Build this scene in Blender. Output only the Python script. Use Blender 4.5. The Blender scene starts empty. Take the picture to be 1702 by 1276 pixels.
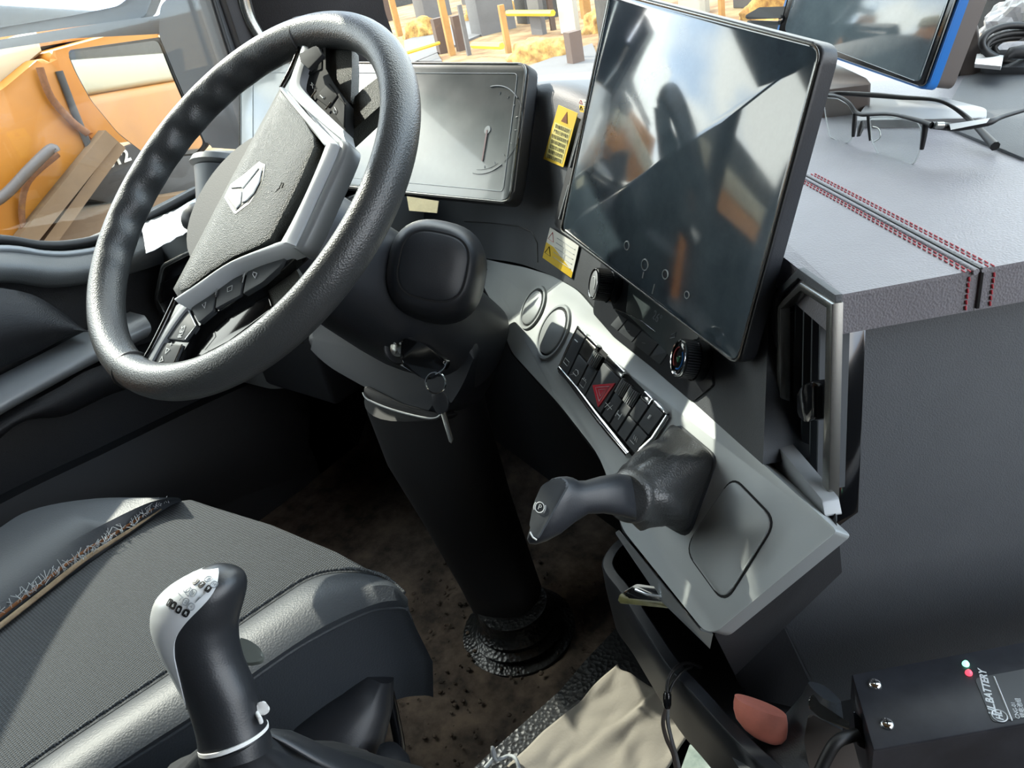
import bpy, bmesh, math, random
from mathutils import Vector as V, Matrix
random.seed(7)
sc = bpy.context.scene
COL = sc.collection
# ------------------------------------------------------------------ camera
# world: x to the passenger side, y to the front of the truck, z up, floor of the cab z = 0
FPX, CX, CY = 1278.0, 851.0, 638.0
RX = V((0.7833, 0.5927, -0.1855))   # camera right in world
h_ = V((-158, -724, 1278)).normalized(); e_ = V((.9767, -.2143, 0)); e_ = (e_ - h_ * e_.dot(h_)).normalized()
a_ = math.radians(43.4)
AX = math.cos(a_) * e_ - math.sin(a_) * h_
AY = math.cos(a_) * h_ + math.sin(a_) * e_
AZ = AX.cross(AY)
M3 = Matrix((AX, AY, AZ))            # camera coords (x right, y down, z forward) -> world
CAM = V((0, 0, .78)) - M3 @ V((-.285, -.197, .805))
cam_d = bpy.data.cameras.new('camera'); cam = bpy.data.objects.new('camera', cam_d); COL.objects.link(cam)
cx = M3 @ V((1, 0, 0)); cy = M3 @ V((0, -1, 0)); cz = M3 @ V((0, 0, -1))
cam.matrix_world = Matrix(((cx.x, cy.x, cz.x, CAM.x), (cx.y, cy.y, cz.y, CAM.y), (cx.z, cy.z, cz.z, CAM.z), (0, 0, 0, 1)))
cam_d.sensor_width = 36; cam_d.lens = FPX / 1702 * 36; cam_d.clip_start = .02; cam_d.clip_end = 400
sc.camera = cam
# ------------------------------------------------------------------ world, sun, exposure
w = bpy.data.worlds.new('sky'); sc.world = w; w.use_nodes = True
nt = w.node_tree; nt.nodes.clear()
N = nt.nodes.new; Lk = nt.links.new
wo = N('ShaderNodeOutputWorld'); bg = N('ShaderNodeBackground'); tc = N('ShaderNodeTexCoord')
mp = N('ShaderNodeMapping'); mp.inputs['Scale'].default_value = (1, 1, 2.2)
nz = N('ShaderNodeTexNoise'); nz.inputs['Scale'].default_value = 2.2; nz.inputs['Detail'].default_value = 6
cr = N('ShaderNodeValToRGB'); cr.color_ramp.elements[0].position = .42; cr.color_ramp.elements[1].position = .58
cr.color_ramp.elements[0].color = (.54, .67, .86, 1); cr.color_ramp.elements[1].color = (1, 1, .955, 1)
Lk(tc.outputs['Generated'], mp.inputs['Vector']); Lk(mp.outputs[0], nz.inputs['Vector']); Lk(nz.outputs['Fac'], cr.inputs['Fac'])
Lk(cr.outputs[0], bg.inputs['Color']); bg.inputs['Strength'].default_value = 3.2; Lk(bg.outputs[0], wo.inputs['Surface'])
sd = bpy.data.lights.new('sun', 'SUN'); sun = bpy.data.objects.new('sun', sd); COL.objects.link(sun)
sd.energy = 3.4; sd.angle = math.radians(.6); sd.color = (1, .93, .80)
SUNDIR = V((1, -.1, -.74)).normalized()
sun.rotation_euler = SUNDIR.to_track_quat('-Z', 'Y').to_euler()
sc.view_settings.view_transform = 'Standard'; sc.view_settings.look = 'None'
sc.view_settings.gamma = 1; sc.view_settings.use_curve_mapping = False
sc.view_settings.exposure = 1.12
sc.cycles.max_bounces = 6; sc.cycles.diffuse_bounces = 3; sc.cycles.glossy_bounces = 3
sc.cycles.transparent_max_bounces = 10; sc.cycles.use_denoising = True
sc.cycles.caustics_reflective = False; sc.cycles.caustics_refractive = False

# ------------------------------------------------------------------ materials
def rgb(r, g, b):
    f = lambda c: ((c / 255 + .055) / 1.055) ** 2.4 if c > 10 else c / 255 / 12.92
    return (f(r), f(g), f(b), 1)
def mat(name, col, rough=.5, metal=0, bump=0, bscale=400, kind='noise', mottle=0, mscale=20, spec=.5, emit=0, dust=None, rvar=0, coat=0):
    m = bpy.data.materials.new(name); m.use_nodes = True; t = m.node_tree; b = t.nodes['Principled BSDF']
    b.inputs['Base Color'].default_value = col; b.inputs['Roughness'].default_value = rough; b.inputs['Metallic'].default_value = metal
    b.inputs['Specular IOR Level'].default_value = spec; b.inputs['Coat Weight'].default_value = coat
    b.inputs['Coat Roughness'].default_value = .06
    co = t.nodes.new('ShaderNodeTexCoord')
    if emit: b.inputs['Emission Color'].default_value = col; b.inputs['Emission Strength'].default_value = emit
    if bump:
        if kind == 'voronoi':
            n = t.nodes.new('ShaderNodeTexVoronoi'); n.inputs['Scale'].default_value = bscale; out = n.outputs['Distance']
        elif kind == 'weave':
            n1 = t.nodes.new('ShaderNodeTexWave'); n1.inputs['Scale'].default_value = bscale; n1.bands_direction = 'X'
            n2 = t.nodes.new('ShaderNodeTexWave'); n2.inputs['Scale'].default_value = bscale; n2.bands_direction = 'Y'
            mu = t.nodes.new('ShaderNodeMath'); mu.operation = 'MULTIPLY'
            for q, nn in ((0, n1), (1, n2)):
                t.links.new(co.outputs['Object'], nn.inputs['Vector']); t.links.new(nn.outputs['Fac'], mu.inputs[q])
            out = mu.outputs[0]; n = None
        else:
            n = t.nodes.new('ShaderNodeTexNoise'); n.inputs['Scale'].default_value = bscale; n.inputs['Detail'].default_value = 3; out = n.outputs['Fac']
        if n: t.links.new(co.outputs['Object'], n.inputs['Vector'])
        bp = t.nodes.new('ShaderNodeBump'); bp.inputs['Strength'].default_value = bump; bp.inputs['Distance'].default_value = .001
        t.links.new(out, bp.inputs['Height']); t.links.new(bp.outputs[0], b.inputs['Normal'])
        if kind == 'weave':
            mx = t.nodes.new('ShaderNodeMix'); mx.data_type = 'RGBA'
            mx.inputs['A'].default_value = tuple(c * .45 for c in col[:3]) + (1,); mx.inputs['B'].default_value = tuple(min(1, c * 1.9) for c in col[:3]) + (1,)
            t.links.new(out, mx.inputs['Factor']); t.links.new(mx.outputs['Result'], b.inputs['Base Color'])
    if mottle or dust:
        n3 = t.nodes.new('ShaderNodeTexNoise'); n3.inputs['Scale'].default_value = mscale; n3.inputs['Detail'].default_value = 7; n3.inputs['Roughness'].default_value = .65
        t.links.new(co.outputs['Object'], n3.inputs['Vector'])
        rp = t.nodes.new('ShaderNodeValToRGB'); rp.color_ramp.elements[0].position = .38; rp.color_ramp.elements[1].position = .66
        c2 = dust or tuple(min(1, c * (1 + mottle)) for c in col[:3]) + (1,)
        rp.color_ramp.elements[0].color = col; rp.color_ramp.elements[1].color = c2
        t.links.new(n3.outputs['Fac'], rp.inputs['Fac']); t.links.new(rp.outputs[0], b.inputs['Base Color'])
    if rvar:
        n4 = t.nodes.new('ShaderNodeTexNoise'); n4.inputs['Scale'].default_value = 14; n4.inputs['Detail'].default_value = 8
        t.links.new(co.outputs['Object'], n4.inputs['Vector'])
        mr = t.nodes.new('ShaderNodeMapRange'); mr.inputs['To Min'].default_value = rough; mr.inputs['To Max'].default_value = rough + rvar
        mr.inputs['From Min'].default_value = .35; mr.inputs['From Max'].default_value = .7
        t.links.new(n4.outputs['Fac'], mr.inputs['Value']); t.links.new(mr.outputs[0], b.inputs['Roughness'])
    return m
def glassmat(name, tint=(1, 1, 1, 1), haze=0.0, refl=1.0):
    m = bpy.data.materials.new(name); m.use_nodes = True; t = m.node_tree; t.nodes.clear()
    o = t.nodes.new('ShaderNodeOutputMaterial'); tr = t.nodes.new('ShaderNodeBsdfTransparent'); tr.inputs[0].default_value = tint
    g = t.nodes.new('ShaderNodeBsdfGlossy'); g.inputs['Roughness'].default_value = .02
    lw = t.nodes.new('ShaderNodeLayerWeight'); lw.inputs['Blend'].default_value = .5
    pw = t.nodes.new('ShaderNodeMath'); pw.operation = 'POWER'; pw.inputs[1].default_value = 5; t.links.new(lw.outputs['Facing'], pw.inputs[0])
    fr = t.nodes.new('ShaderNodeMath'); fr.operation = 'MULTIPLY_ADD'; fr.inputs[1].default_value = .9; fr.inputs[2].default_value = .035; t.links.new(pw.outputs[0], fr.inputs[0])
    mx = t.nodes.new('ShaderNodeMixShader'); t.links.new(fr.outputs[0], mx.inputs[0]); t.links.new(tr.outputs[0], mx.inputs[1]); t.links.new(g.outputs[0], mx.inputs[2])
    last = mx
    if haze:
        df = t.nodes.new('ShaderNodeBsdfDiffuse'); df.inputs[0].default_value = (.8, .8, .8, 1)
        m2 = t.nodes.new('ShaderNodeMixShader'); m2.inputs[0].default_value = haze
        t.links.new(mx.outputs[0], m2.inputs[1]); t.links.new(df.outputs[0], m2.inputs[2]); last = m2
    t.links.new(last.outputs[0], o.inputs['Surface'])
    return m
M = dict(
    black=mat('black_plastic', rgb(36, 39, 44), .42, bump=.12, bscale=900),
    matte=mat('matte_black', rgb(30, 31, 34), .65, bump=.2, bscale=700),
    gloss=mat('gloss_black', rgb(16, 17, 19), .12, coat=.6),
    dark=mat('dark_cavity', rgb(16, 17, 20), .8),
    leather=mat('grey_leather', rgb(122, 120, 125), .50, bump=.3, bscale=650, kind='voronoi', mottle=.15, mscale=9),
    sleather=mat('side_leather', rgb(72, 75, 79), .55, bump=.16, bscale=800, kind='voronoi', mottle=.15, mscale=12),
    wheel=mat('wheel_leather', rgb(56, 58, 59), .38, bump=.3, bscale=620, kind='voronoi', spec=.6),
    pad=mat('pad_plastic', rgb(61, 63, 60), .5, bump=.7, bscale=900, kind='voronoi', spec=.5),
    silver=mat('satin_silver', rgb(206, 210, 213), .32, metal=.15, mottle=0),
    panel=mat('brushed_panel', rgb(158, 163, 164), .40, metal=.3, bump=.06, bscale=1500, rvar=.12),
    greytrim=mat('grey_trim', rgb(146, 150, 153), .4, metal=.2),
    chrome=mat('chrome', rgb(225, 226, 226), .12, metal=1),
    dchrome=mat('smoked_chrome', rgb(150, 150, 146), .25, metal=.9),
    button=mat('button_grey', rgb(66, 70, 74), .6, spec=.4),
    key=mat('key_dark', rgb(34, 35, 37), .75, spec=.25),
    icon=mat('icon_white', rgb(205, 210, 212), .5),
    dicon=mat('icon_black', rgb(14, 14, 15), .5),
    screen=mat('screen_glass', rgb(58, 70, 80), .06, spec=1.0, dust=rgb(100, 115, 124), mscale=5, rvar=.10, coat=.7),
    screen2=mat('display_glass', rgb(52, 60, 62), .30, spec=1.0, dust=rgb(76, 86, 88), mscale=6, rvar=.10, coat=.5),
    screenpic=mat('screen_border', rgb(160, 168, 172), .25),
    gauge=mat('gauge_grey', rgb(120, 126, 130), .35),
    needle=mat('needle_red', rgb(96, 66, 68), .35),
    yellow=mat('sticker_yellow', rgb(214, 180, 40), .5),
    white=mat('sticker_white', rgb(222, 222, 214), .5),
    red=mat('hazard_red', rgb(196, 40, 58), .35),
    stitch=mat('red_thread', rgb(170, 52, 62), .7),
    tape=mat('masking_tape', rgb(196, 186, 150), .7, bump=.3, bscale=300, mottle=.15, mscale=40),
    seat=mat('seat_mesh', rgb(58, 63, 68), .75, bump=.9, bscale=110, kind='weave'),
    seatl=mat('seat_leather', rgb(58, 63, 69), .5, bump=.2, bscale=500, kind='voronoi'),
    foam=mat('bare_foam_edge', rgb(150, 132, 108), .9, bump=.6, bscale=400, mottle=-.35, mscale=60),
    rust=mat('worn_brown_edge', rgb(110, 72, 44), .9, mottle=.4, mscale=80),
    thread=mat('loose_thread', rgb(170, 176, 180), .8),
    dirt=mat('dirty_floor', rgb(62, 55, 50), .95, bump=1, bscale=90, dust=rgb(126, 110, 96), mscale=14),
    rubber=mat('grained_rubber', rgb(32, 34, 36), .30, bump=1, bscale=170, kind='voronoi', spec=.7),
    cloth=mat('grey_cloth', rgb(150, 145, 136), .9, bump=.4, bscale=250, mottle=-.08, mscale=12),
    pink=mat('pink_plastic', rgb(238, 146, 126), .38, mottle=-.12, mscale=60),
    nylon=mat('white_nylon', rgb(228, 228, 226), .5),
    bat=mat('battery_box', rgb(34, 36, 42), .35, dust=rgb(48, 50, 56), mscale=30),
    blabel=mat('battery_label', rgb(62, 64, 66), .4),
    blue=mat('blue_bumper', rgb(14, 98, 172), .45),
    brown=mat('taupe_plastic', rgb(92, 84, 80), .5),
    gplate=mat('grey_plate', rgb(150, 152, 154), .45),
    olive=mat('olive_case', rgb(120, 116, 66), .35, mottle=-.4, mscale=90),
    orange=mat('machine_orange', rgb(186, 118, 30), .5, mottle=-.15, mscale=3),
    cream=mat('machine_cream', rgb(196, 186, 158), .6),
    tan=mat('machine_tan', rgb(124, 100, 74), .7, mottle=-.2, mscale=6),
    mdark=mat('machine_dark', rgb(62, 60, 58), .7, mottle=.4, mscale=9),
    ground=mat('straw_ground', rgb(112, 78, 44), .95, dust=rgb(156, 130, 92), mscale=1.2),
    knobm=mat('lever_grip', rgb(34, 36, 39), .36, bump=.10, bscale=900),
    straw=mat('straw', rgb(186, 150, 84), .95, bump=1, bscale=30, dust=rgb(120, 80, 40), mscale=5),
    concrete=mat('concrete', rgb(98, 95, 94), .9, mottle=.12, mscale=2),
    bright=mat('white_slab', rgb(180, 176, 164), .8),
    wood=mat('timber_post', rgb(176, 130, 74), .8, mottle=-.25, mscale=3),
    brownpost=mat('brown_post', rgb(92, 74, 64), .8),
    ypaint=mat('yellow_rail', rgb(226, 190, 60), .6),
    mirror=mat('mirror_glass', rgb(235, 238, 240), .02, metal=1),
    mhouse=mat('mirror_housing', rgb(84, 88, 92), .5),
    pillar=mat('pillar_trim', rgb(40, 37, 38), .7, bump=.3, bscale=500),
    seal=mat('rubber_seal', rgb(18, 18, 19), .5),
    doorp=mat('door_panel', rgb(108, 110, 110), .38, bump=.3, bscale=700),
    doord=mat('door_pad', rgb(32, 33, 36), .55, bump=.4, bscale=600, kind='voronoi'),
    green=mat('led_green', (.25, 1, .6, 1), .3, emit=1.2),
    ledred=mat('led_red', (1, .06, .1, 1), .3, emit=1.0),
    greyl=mat('lever_grey', rgb(96, 102, 98), .45),
    lining=mat('roof_lining', rgb(120, 116, 110), .9),
)
G = glassmat('window_glass', (.93, .96, .95, 1)); GL = glassmat('lens_glass', (.95, .97, .96, 1)); GB = glassmat('bag_film', (.92, .93, .95, 1), haze=.3)
GW = glassmat('lens_edge', (.9, .95, .95, 1), haze=.55)

# ------------------------------------------------------------------ helpers
def link(name, me, m, parent=None, smooth=False):
    o = bpy.data.objects.new(name, me); COL.objects.link(o)
    if m is not None: me.materials.append(M[m] if isinstance(m, str) else m)
    if parent is not None:
        o.parent = parent; o.matrix_parent_inverse = Matrix.Translation(-parent.location)
    if smooth:
        for p in me.polygons: p.use_smooth = True
    return o
def tag(o, label=None, cat=None, group=None, kind=None):
    if label: o['label'] = label
    if cat: o['category'] = cat
    if group: o['group'] = group
    if kind: o['kind'] = kind
    return o
def thing(name, loc, label, cat, group=None):
    o = bpy.data.objects.new(name, None); COL.objects.link(o); o.location = loc; o.empty_display_size = .02
    return tag(o, label, cat, group)
def bm2(bm, name, m, parent=None, smooth=False, auto=None):
    me = bpy.data.meshes.new(name); bmesh.ops.recalc_face_normals(bm, faces=bm.faces); bm.to_mesh(me); bm.free()
    o = link(name, me, m, parent, smooth)
    if auto is not None:
        for p in me.polygons: p.use_smooth = True
        try: me.set_sharp_from_angle(angle=math.radians(auto))
        except Exception: pass
    return o
def rnd(pts, r, seg=4):
    out = []; n = len(pts); rr = r if isinstance(r, (list, tuple)) else [r] * n
    for i in range(n):
        p, a, b = pts[i], pts[i - 1], pts[(i + 1) % n]
        if rr[i] <= 0: out.append(p); continue
        da = (a - p); db = (b - p); k = min(rr[i], da.length * .45, db.length * .45)
        p1 = p + da.normalized() * k; p2 = p + db.normalized() * k
        for j in range(seg + 1):
            t = j / seg; out.append(p1 * (1 - t) ** 2 + p * 2 * t * (1 - t) + p2 * t * t)
    return out
def plate(name, pts, n, th, m, parent=None, bev=0, seg=2, smooth=True, bm=None):
    """solid slab: outline pts is its front face, thickness th goes along -n"""
    own = bm is None
    if own: bm = bmesh.new()
    n = V(n).normalized()
    f = [bm.verts.new(p) for p in pts]; b = [bm.verts.new(p - n * th) for p in pts]
    ff = bm.faces.new(f); bm.faces.new(b[::-1]); k = len(f)
    for i in range(k): bm.faces.new((f[i], b[i], b[(i + 1) % k], f[(i + 1) % k]))
    if bev: bmesh.ops.bevel(bm, geom=list(ff.edges), offset=bev, segments=seg, affect='EDGES', profile=.5, clamp_overlap=True)
    if own: return bm2(bm, name, m, parent, auto=35 if smooth else None)
def frame_loop(name, outer, inner, n, th, m, parent=None, bev=0):
    """ring between two outlines with equal point counts"""
    bm = bmesh.new(); n = V(n).normalized(); k = len(outer)
    vo = [bm.verts.new(p) for p in outer]; vi = [bm.verts.new(p) for p in inner]
    wo_ = [bm.verts.new(p - n * th) for p in outer]; wi = [bm.verts.new(p - n * th) for p in inner]
    top = []
    for i in range(k):
        j = (i + 1) % k
        top.append(bm.faces.new((vo[i], vo[j], vi[j], vi[i]))); bm.faces.new((wo_[j], wo_[i], wi[i], wi[j]))
        bm.faces.new((vo[j], vo[i], wo_[i], wo_[j])); bm.faces.new((vi[i], vi[j], wi[j], wi[i]))
    if bev:
        es = set(e for i in range(k) for e in (bm.edges.get((vo[i], vo[(i + 1) % k])), bm.edges.get((vi[i], vi[(i + 1) % k]))))
        bmesh.ops.bevel(bm, geom=list(es), offset=bev, segments=2, affect='EDGES', profile=.5, clamp_overlap=True)
    return bm2(bm, name, m, parent, auto=35)
def loft(name, rings, m, parent=None, cap=True, close=False, smooth=True, bm=None):
    own = bm is None
    if own: bm = bmesh.new()
    vs = [[bm.verts.new(p) for p in r] for r in rings]; k = len(vs[0]); R = len(vs)
    for i in range(R if close else R - 1):
        a, b = vs[i], vs[(i + 1) % R]
        for j in range(k): bm.faces.new((a[j], a[(j + 1) % k], b[(j + 1) % k], b[j]))
    if cap and not close:
        bm.faces.new(vs[0][::-1]); bm.faces.new(vs[-1])
    if own: return bm2(bm, name, m, parent, auto=50 if smooth else None)
def ring(c, u, v, ru, rv, n=24, p=2.0):
    out = []
    for i in range(n):
        a = 2 * math.pi * i / n; ca, sa = math.cos(a), math.sin(a)
        out.append(c + u * ru * math.copysign(abs(ca) ** (2 / p), ca) + v * rv * math.copysign(abs(sa) ** (2 / p), sa))
    return out
def catmull(pts, k=6, closed=False):
    out = []; n = len(pts)
    rng = range(n if closed else n - 1)
    for i in rng:
        p0 = pts[(i - 1) % n] if closed or i > 0 else pts[0]; p1 = pts[i]; p2 = pts[(i + 1) % n]
        p3 = pts[(i + 2) % n] if closed or i + 2 < n else pts[-1]
        for j in range(k):
            t = j / k
            out.append(.5 * ((2 * p1) + (p2 - p0) * t + (2 * p0 - 5 * p1 + 4 * p2 - p3) * t * t + (3 * p1 - p0 - 3 * p2 + p3) * t ** 3))
    if not closed: out.append(pts[-1])
    return out
def tube(name, pts, r, m, parent=None, seg=8, closed=False, sub=0, flat=1.0, up=None, bm=None):
    if sub: 
        rl = r if isinstance(r, (list, tuple)) else None
        if rl: rr = [rl[min(len(rl) - 1, int(i / sub))] * (1 - (i % sub) / sub) + rl[min(len(rl) - 1, int(i / sub) + 1)] * ((i % sub) / sub) for i in range((len(pts) - 1) * sub + 1)]; r = rr
        pts = catmull(pts, sub, closed)
    n = len(pts); rings = []; u = None
    for i in range(n):
        a = pts[i - 1] if (closed or i > 0) else pts[i]; b = pts[(i + 1) % n] if (closed or i < n - 1) else pts[i]
        t = (b - a).normalized()
        if u is None: u = t.cross(up or V((0, 0, 1))); u = u if u.length > .05 else t.cross(V((1, 0, 0)))
        u = (u - t * u.dot(t)).normalized(); v = t.cross(u)
        ri = r[i] if isinstance(r, (list, tuple)) else r
        rings.append(ring(pts[i], u, v, ri, ri * flat, seg))
    return loft(name, rings, m, parent, cap=True, close=closed, bm=bm)
def lathe(name, c, axis, prof, m, parent=None, n=32, u=None):
    """prof: (distance along axis, radius)"""
    axis = axis.normalized(); u = u or (axis.cross(V((0, 0, 1))) if abs(axis.z) < .95 else axis.cross(V((1, 0, 0)))); u = (u - axis * u.dot(axis)).normalized(); v = axis.cross(u)
    return loft(name, [ring(c + axis * d, u, v, r, r, n) for d, r in prof], m, parent)
class PL:
    def __init__(s, p0, n): s.p0 = V(p0); s.n = V(n).normalized()
    def __call__(s, x, y, off=0):
        d = M3 @ V(((x - CX) / FPX, (y - CY) / FPX, 1.0)); t = (s.p0 + s.n * off - CAM).dot(s.n) / d.dot(s.n)
        return CAM + d * t
    def L(s, pts, off=0): return [s(x, y, off) for x, y in pts]
def at(x, y, d): return CAM + M3 @ V(((x - CX) / FPX, (y - CY) / FPX, 1.0)) * d
def proj(p):
    q = M3.transposed() @ (p - CAM); return q.x / q.z * FPX + CX, q.y / q.z * FPX + CY
def text(body, name, pl, x, y, off, size, dirpx, m, parent, ext=.0002, shear=0, spacing=1, bold=0):
    """lettering lying on plane pl, centred at pixel (x,y), running towards pixel dirpx"""
    c = bpy.data.curves.new(name, 'FONT'); c.body = body; c.size = size; c.align_x = 'CENTER'; c.align_y = 'CENTER'; c.extrude = ext
    c.shear = shear; c.space_character = spacing; c.offset = bold; c.resolution_u = 3
    o = bpy.data.objects.new(name, c); COL.objects.link(o); c.materials.append(M[m])
    p = pl(x, y, off); xd = (pl(*dirpx, off) - p).normalized(); yd = pl.n.cross(xd)
    R = Matrix(((xd.x, yd.x, pl.n.x, p.x), (xd.y, yd.y, pl.n.y, p.y), (xd.z, yd.z, pl.n.z, p.z), (0, 0, 0, 1)))
    if parent is not None: o.parent = parent; o.matrix_parent_inverse = Matrix.Translation(-parent.location)
    o.matrix_world = R if parent is None else R
    o.matrix_basis = R
    return o
def box(name, lo, hi, m, parent=None, bev=0):
    bm = bmesh.new(); lo, hi = V(lo), V(hi)
    bmesh.ops.create_cube(bm, size=1)
    for v in bm.verts: v.co = V(((lo.x + hi.x) / 2 + v.co.x * (hi.x - lo.x), (lo.y + hi.y) / 2 + v.co.y * (hi.y - lo.y), (lo.z + hi.z) / 2 + v.co.z * (hi.z - lo.z)))
    if bev: bmesh.ops.bevel(bm, geom=list(bm.edges), offset=bev, segments=3, affect='EDGES', profile=.5, clamp_overlap=True)
    return bm2(bm, name, m, parent, auto=35)
def bar(name, p, q, w_, h_2, up, m, parent=None, bm=None):
    """square bar from p to q"""
    t = (q - p).normalized(); u = t.cross(V(up)).normalized(); v = u.cross(t)
    r = lambda c: [c + u * w_ / 2 * a + v * h_2 / 2 * b for a, b in ((1, 1), (-1, 1), (-1, -1), (1, -1))]
    return loft(name, [r(p), r(q)], m, parent, smooth=False, bm=bm)
def quad(Q, s, t):
    a = Q[0] * (1 - s) + Q[1] * s; b = Q[3] * (1 - s) + Q[2] * s
    return a * (1 - t) + b * t
def struct(o, name=None): o['kind'] = 'structure'; return o
Z = V((0, 0, 1))
exec_order = []
# ================================================================== SETTING: cab shell
def grid_floor():
    bm = bmesh.new(); nx, ny = 110, 70
    from mathutils import noise
    vs = []
    for j in range(ny + 1):
        row = []
        for i in range(nx + 1):
            x = -.62 + 2.6 * i / nx; y = -1.7 + 2.35 * j / ny
            zz = .006 * noise.noise(V((x * 9, y * 9, 0))) + .004 * noise.noise(V((x * 30, y * 30, 3)))
            if y > .42: zz += (y - .42) * 1.1
            row.append(bm.verts.new((x, y, zz)))
        vs.append(row)
    for j in range(ny):
        for i in range(nx): bm.faces.new((vs[j][i], vs[j][i + 1], vs[j + 1][i + 1], vs[j + 1][i]))
    return bm2(bm, 'floor', 'dirt', None, smooth=True)
struct(grid_floor())
# dirt crumbs on the floor
bm = bmesh.new()
for i in range(420):
    x = random.uniform(-.15, .30); y = random.uniform(-.30, .30); r = random.uniform(.0015, .005)
    mtx = Matrix.Translation((x, y, r * .6 + .004)) @ Matrix.Rotation(random.random() * 3, 4, 'Z') @ Matrix.Diagonal((1, random.uniform(.6, 1), .7, 1))
    bmesh.ops.create_icosphere(bm, subdivisions=1, radius=r, matrix=mtx)
o = bm2(bm, 'dirt_crumbs', 'dirt'); tag(o, 'dry dirt crumbs scattered over the cab floor', 'dirt', kind='stuff')
struct(box('ceiling', (-.66, -1.7, 1.86), (2.0, .50, 1.90), 'lining'))
struct(box('wall_back', (-.66, -1.74, -.05), (2.0, -1.70, 1.9), 'matte'))
struct(box('wall_front', (-.66, .80, -.1), (2.0, .86, .66), 'matte'))
# right side of the cab: lower door panel and a rear post, the window above is open
struct(box('wall_right', (1.98, -1.7, -.05), (2.02, .82, .62), 'matte'))
struct(box('trim_1', (1.96, -1.7, .62), (2.02, -.72, 1.88), 'pillar'))
# ---- driver's door (left wall) : plane x = -.6
D = PL((-.60, 0, 0), (1, 0, 0))
wl = thing('wall_left', (-.62, 0, 0), None, None); wl['kind'] = 'structure'
sill = D.L([(-700, 330), (-350, 398), (-120, 402), (0, 400), (60, 409), (110, 409), (170, 397), (240, 366), (290, 340), (345, 312), (420, 290)])
low = [V((-.6, p.y, -.05)) for p in sill]
bm = bmesh.new()
for i in range(len(sill) - 1):
    a, b, c, d = sill[i], sill[i + 1], low[i + 1], low[i]
    q = V((-.05, 0, 0))
    v = [bm.verts.new(p) for p in (a, b, c, d, a + q, b + q, c + q, d + q)]
    for f in ((0, 1, 2, 3), (4, 7, 6, 5), (0, 4, 5, 1), (3, 2, 6, 7)): bm.faces.new([v[k] for k in f])
bmesh.ops.remove_doubles(bm, verts=bm.verts, dist=1e-5)
bm2(bm, 'door_skin', 'doord', wl)
plate('cowl_panel', [V((-.6, .30, -.05)), V((-.6, .86, -.05)), V((-.6, .86, .68)), V((-.6, .30, .66))], (1, 0, 0), .05, 'matte', wl)
tube('window_seal', [p + V((.004, 0, .002)) for p in sill], .008, 'seal', wl, seg=10, sub=4)
tube('seal_lip', [p + V((.016, 0, -.012)) for p in sill], .006, 'greytrim', wl, seg=8, sub=4)
# bright rounded ledge under the window, falling to the door pad
def band(name, up, dn, off0, off1, m, k=8, bulge=.02):
    U_ = catmull(D.L(up, off0), k); W_ = catmull(D.L(dn, off1), k)
    rings = []
    for a, b in zip(U_, W_):
        r = []
        for j in range(9):
            t = j / 8; p = a * (1 - t) + b * t; p = p + V((math.sin(math.pi * t) * bulge, 0, 0)); r.append(p)
        r += [r[-1] - V((.05, 0, 0)), r[0] - V((.05, 0, 0))]
        rings.append(r)
    return loft(name, rings, m, wl)
band('door_ledge', [(-200, 408), (0, 412), (110, 420), (200, 400), (290, 352), (400, 300)], [(-200, 490), (0, 470), (90, 478), (190, 462), (290, 430), (400, 380)], .012, .03, 'doorp', bulge=.022)
band('armrest_pad', [(-200, 470), (-60, 474), (10, 480), (60, 492), (105, 520), (134, 545)], [(-200, 640), (-60, 640), (0, 612), (50, 592), (100, 566), (134, 548)], .05, .05, 'doord', bulge=.03)
band('door_pull', [(-200, 760), (-60, 680), (0, 645), (100, 592), (160, 560), (240, 524)], [(-200, 812), (-60, 730), (0, 690), (100, 634), (165, 600), (245, 560)], .075, .08, 'greytrim', bulge=.018)
band('pull_lower', [(-200, 820), (-60, 740), (0, 698), (100, 642), (165, 608), (330, 560)], [(-200, 900), (-60, 790), (30, 705), (110, 690), (200, 650), (330, 620)], .06, .045, 'doord', bulge=.015)
band('lower_pocket', [(-200, 960), (0, 838), (180, 750), (340, 672), (500, 600)], [(-200, 1200), (0, 1040), (180, 930), (340, 850), (500, 790)], .03, .03, 'matte', bulge=.03)
# door handle flap behind the wheel
hp = PL((-.50, 0, 0), (1, 0, .35))
plate('door_handle', rnd(hp.L([(205, 545), (232, 520), (262, 545), (266, 560), (215, 572)]), .006), hp.n, .03, 'greytrim', wl, bev=.006)
# pillars and the window frame
Dp = PL((-.60, 0, 0), (1, 0, 0))
plate('window_post', Dp.L([(302, -160), (356, -160), (476, 262), (440, 262)]), (1, 0, 0), .05, 'mhouse', wl, bev=.006)
plate('window_post', Dp.L([(322, -160), (376, -160), (484, 240), (462, 262)], .02), (1, 0, 0), .03, 'pillar', wl, bev=.005)
tube('window_channel', Dp.L([(316, -160), (334, -70), (372, 60), (420, 200), (452, 262)], .012), .005, 'seal', wl, seg=8, sub=3)
plate('rear_panel', [V((-.6, -1.7, -.05)), V((-.6, -.50, -.05)), V((-.6, -.50, .72)), V((-.6, -1.5, .72)), V((-.6, -1.5, 1.9)), V((-.6, -1.7, 1.9))], (1, 0, 0), .05, 'pillar', wl)
plate('rear_post', [V((-.6, -.66, .6)), V((-.6, -.54, .6)), V((-.6, -.60, 1.6)), V((-.6, -.74, 1.6))], (1, 0, 0), .05, 'pillar', wl)
plate('header_rail', [V((-.6, -1.55, 1.44)), V((-.6, .62, 1.44)), V((-.6, .48, 1.9)), V((-.6, -1.55, 1.9))], (1, 0, 0), .05, 'pillar', wl)
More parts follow.
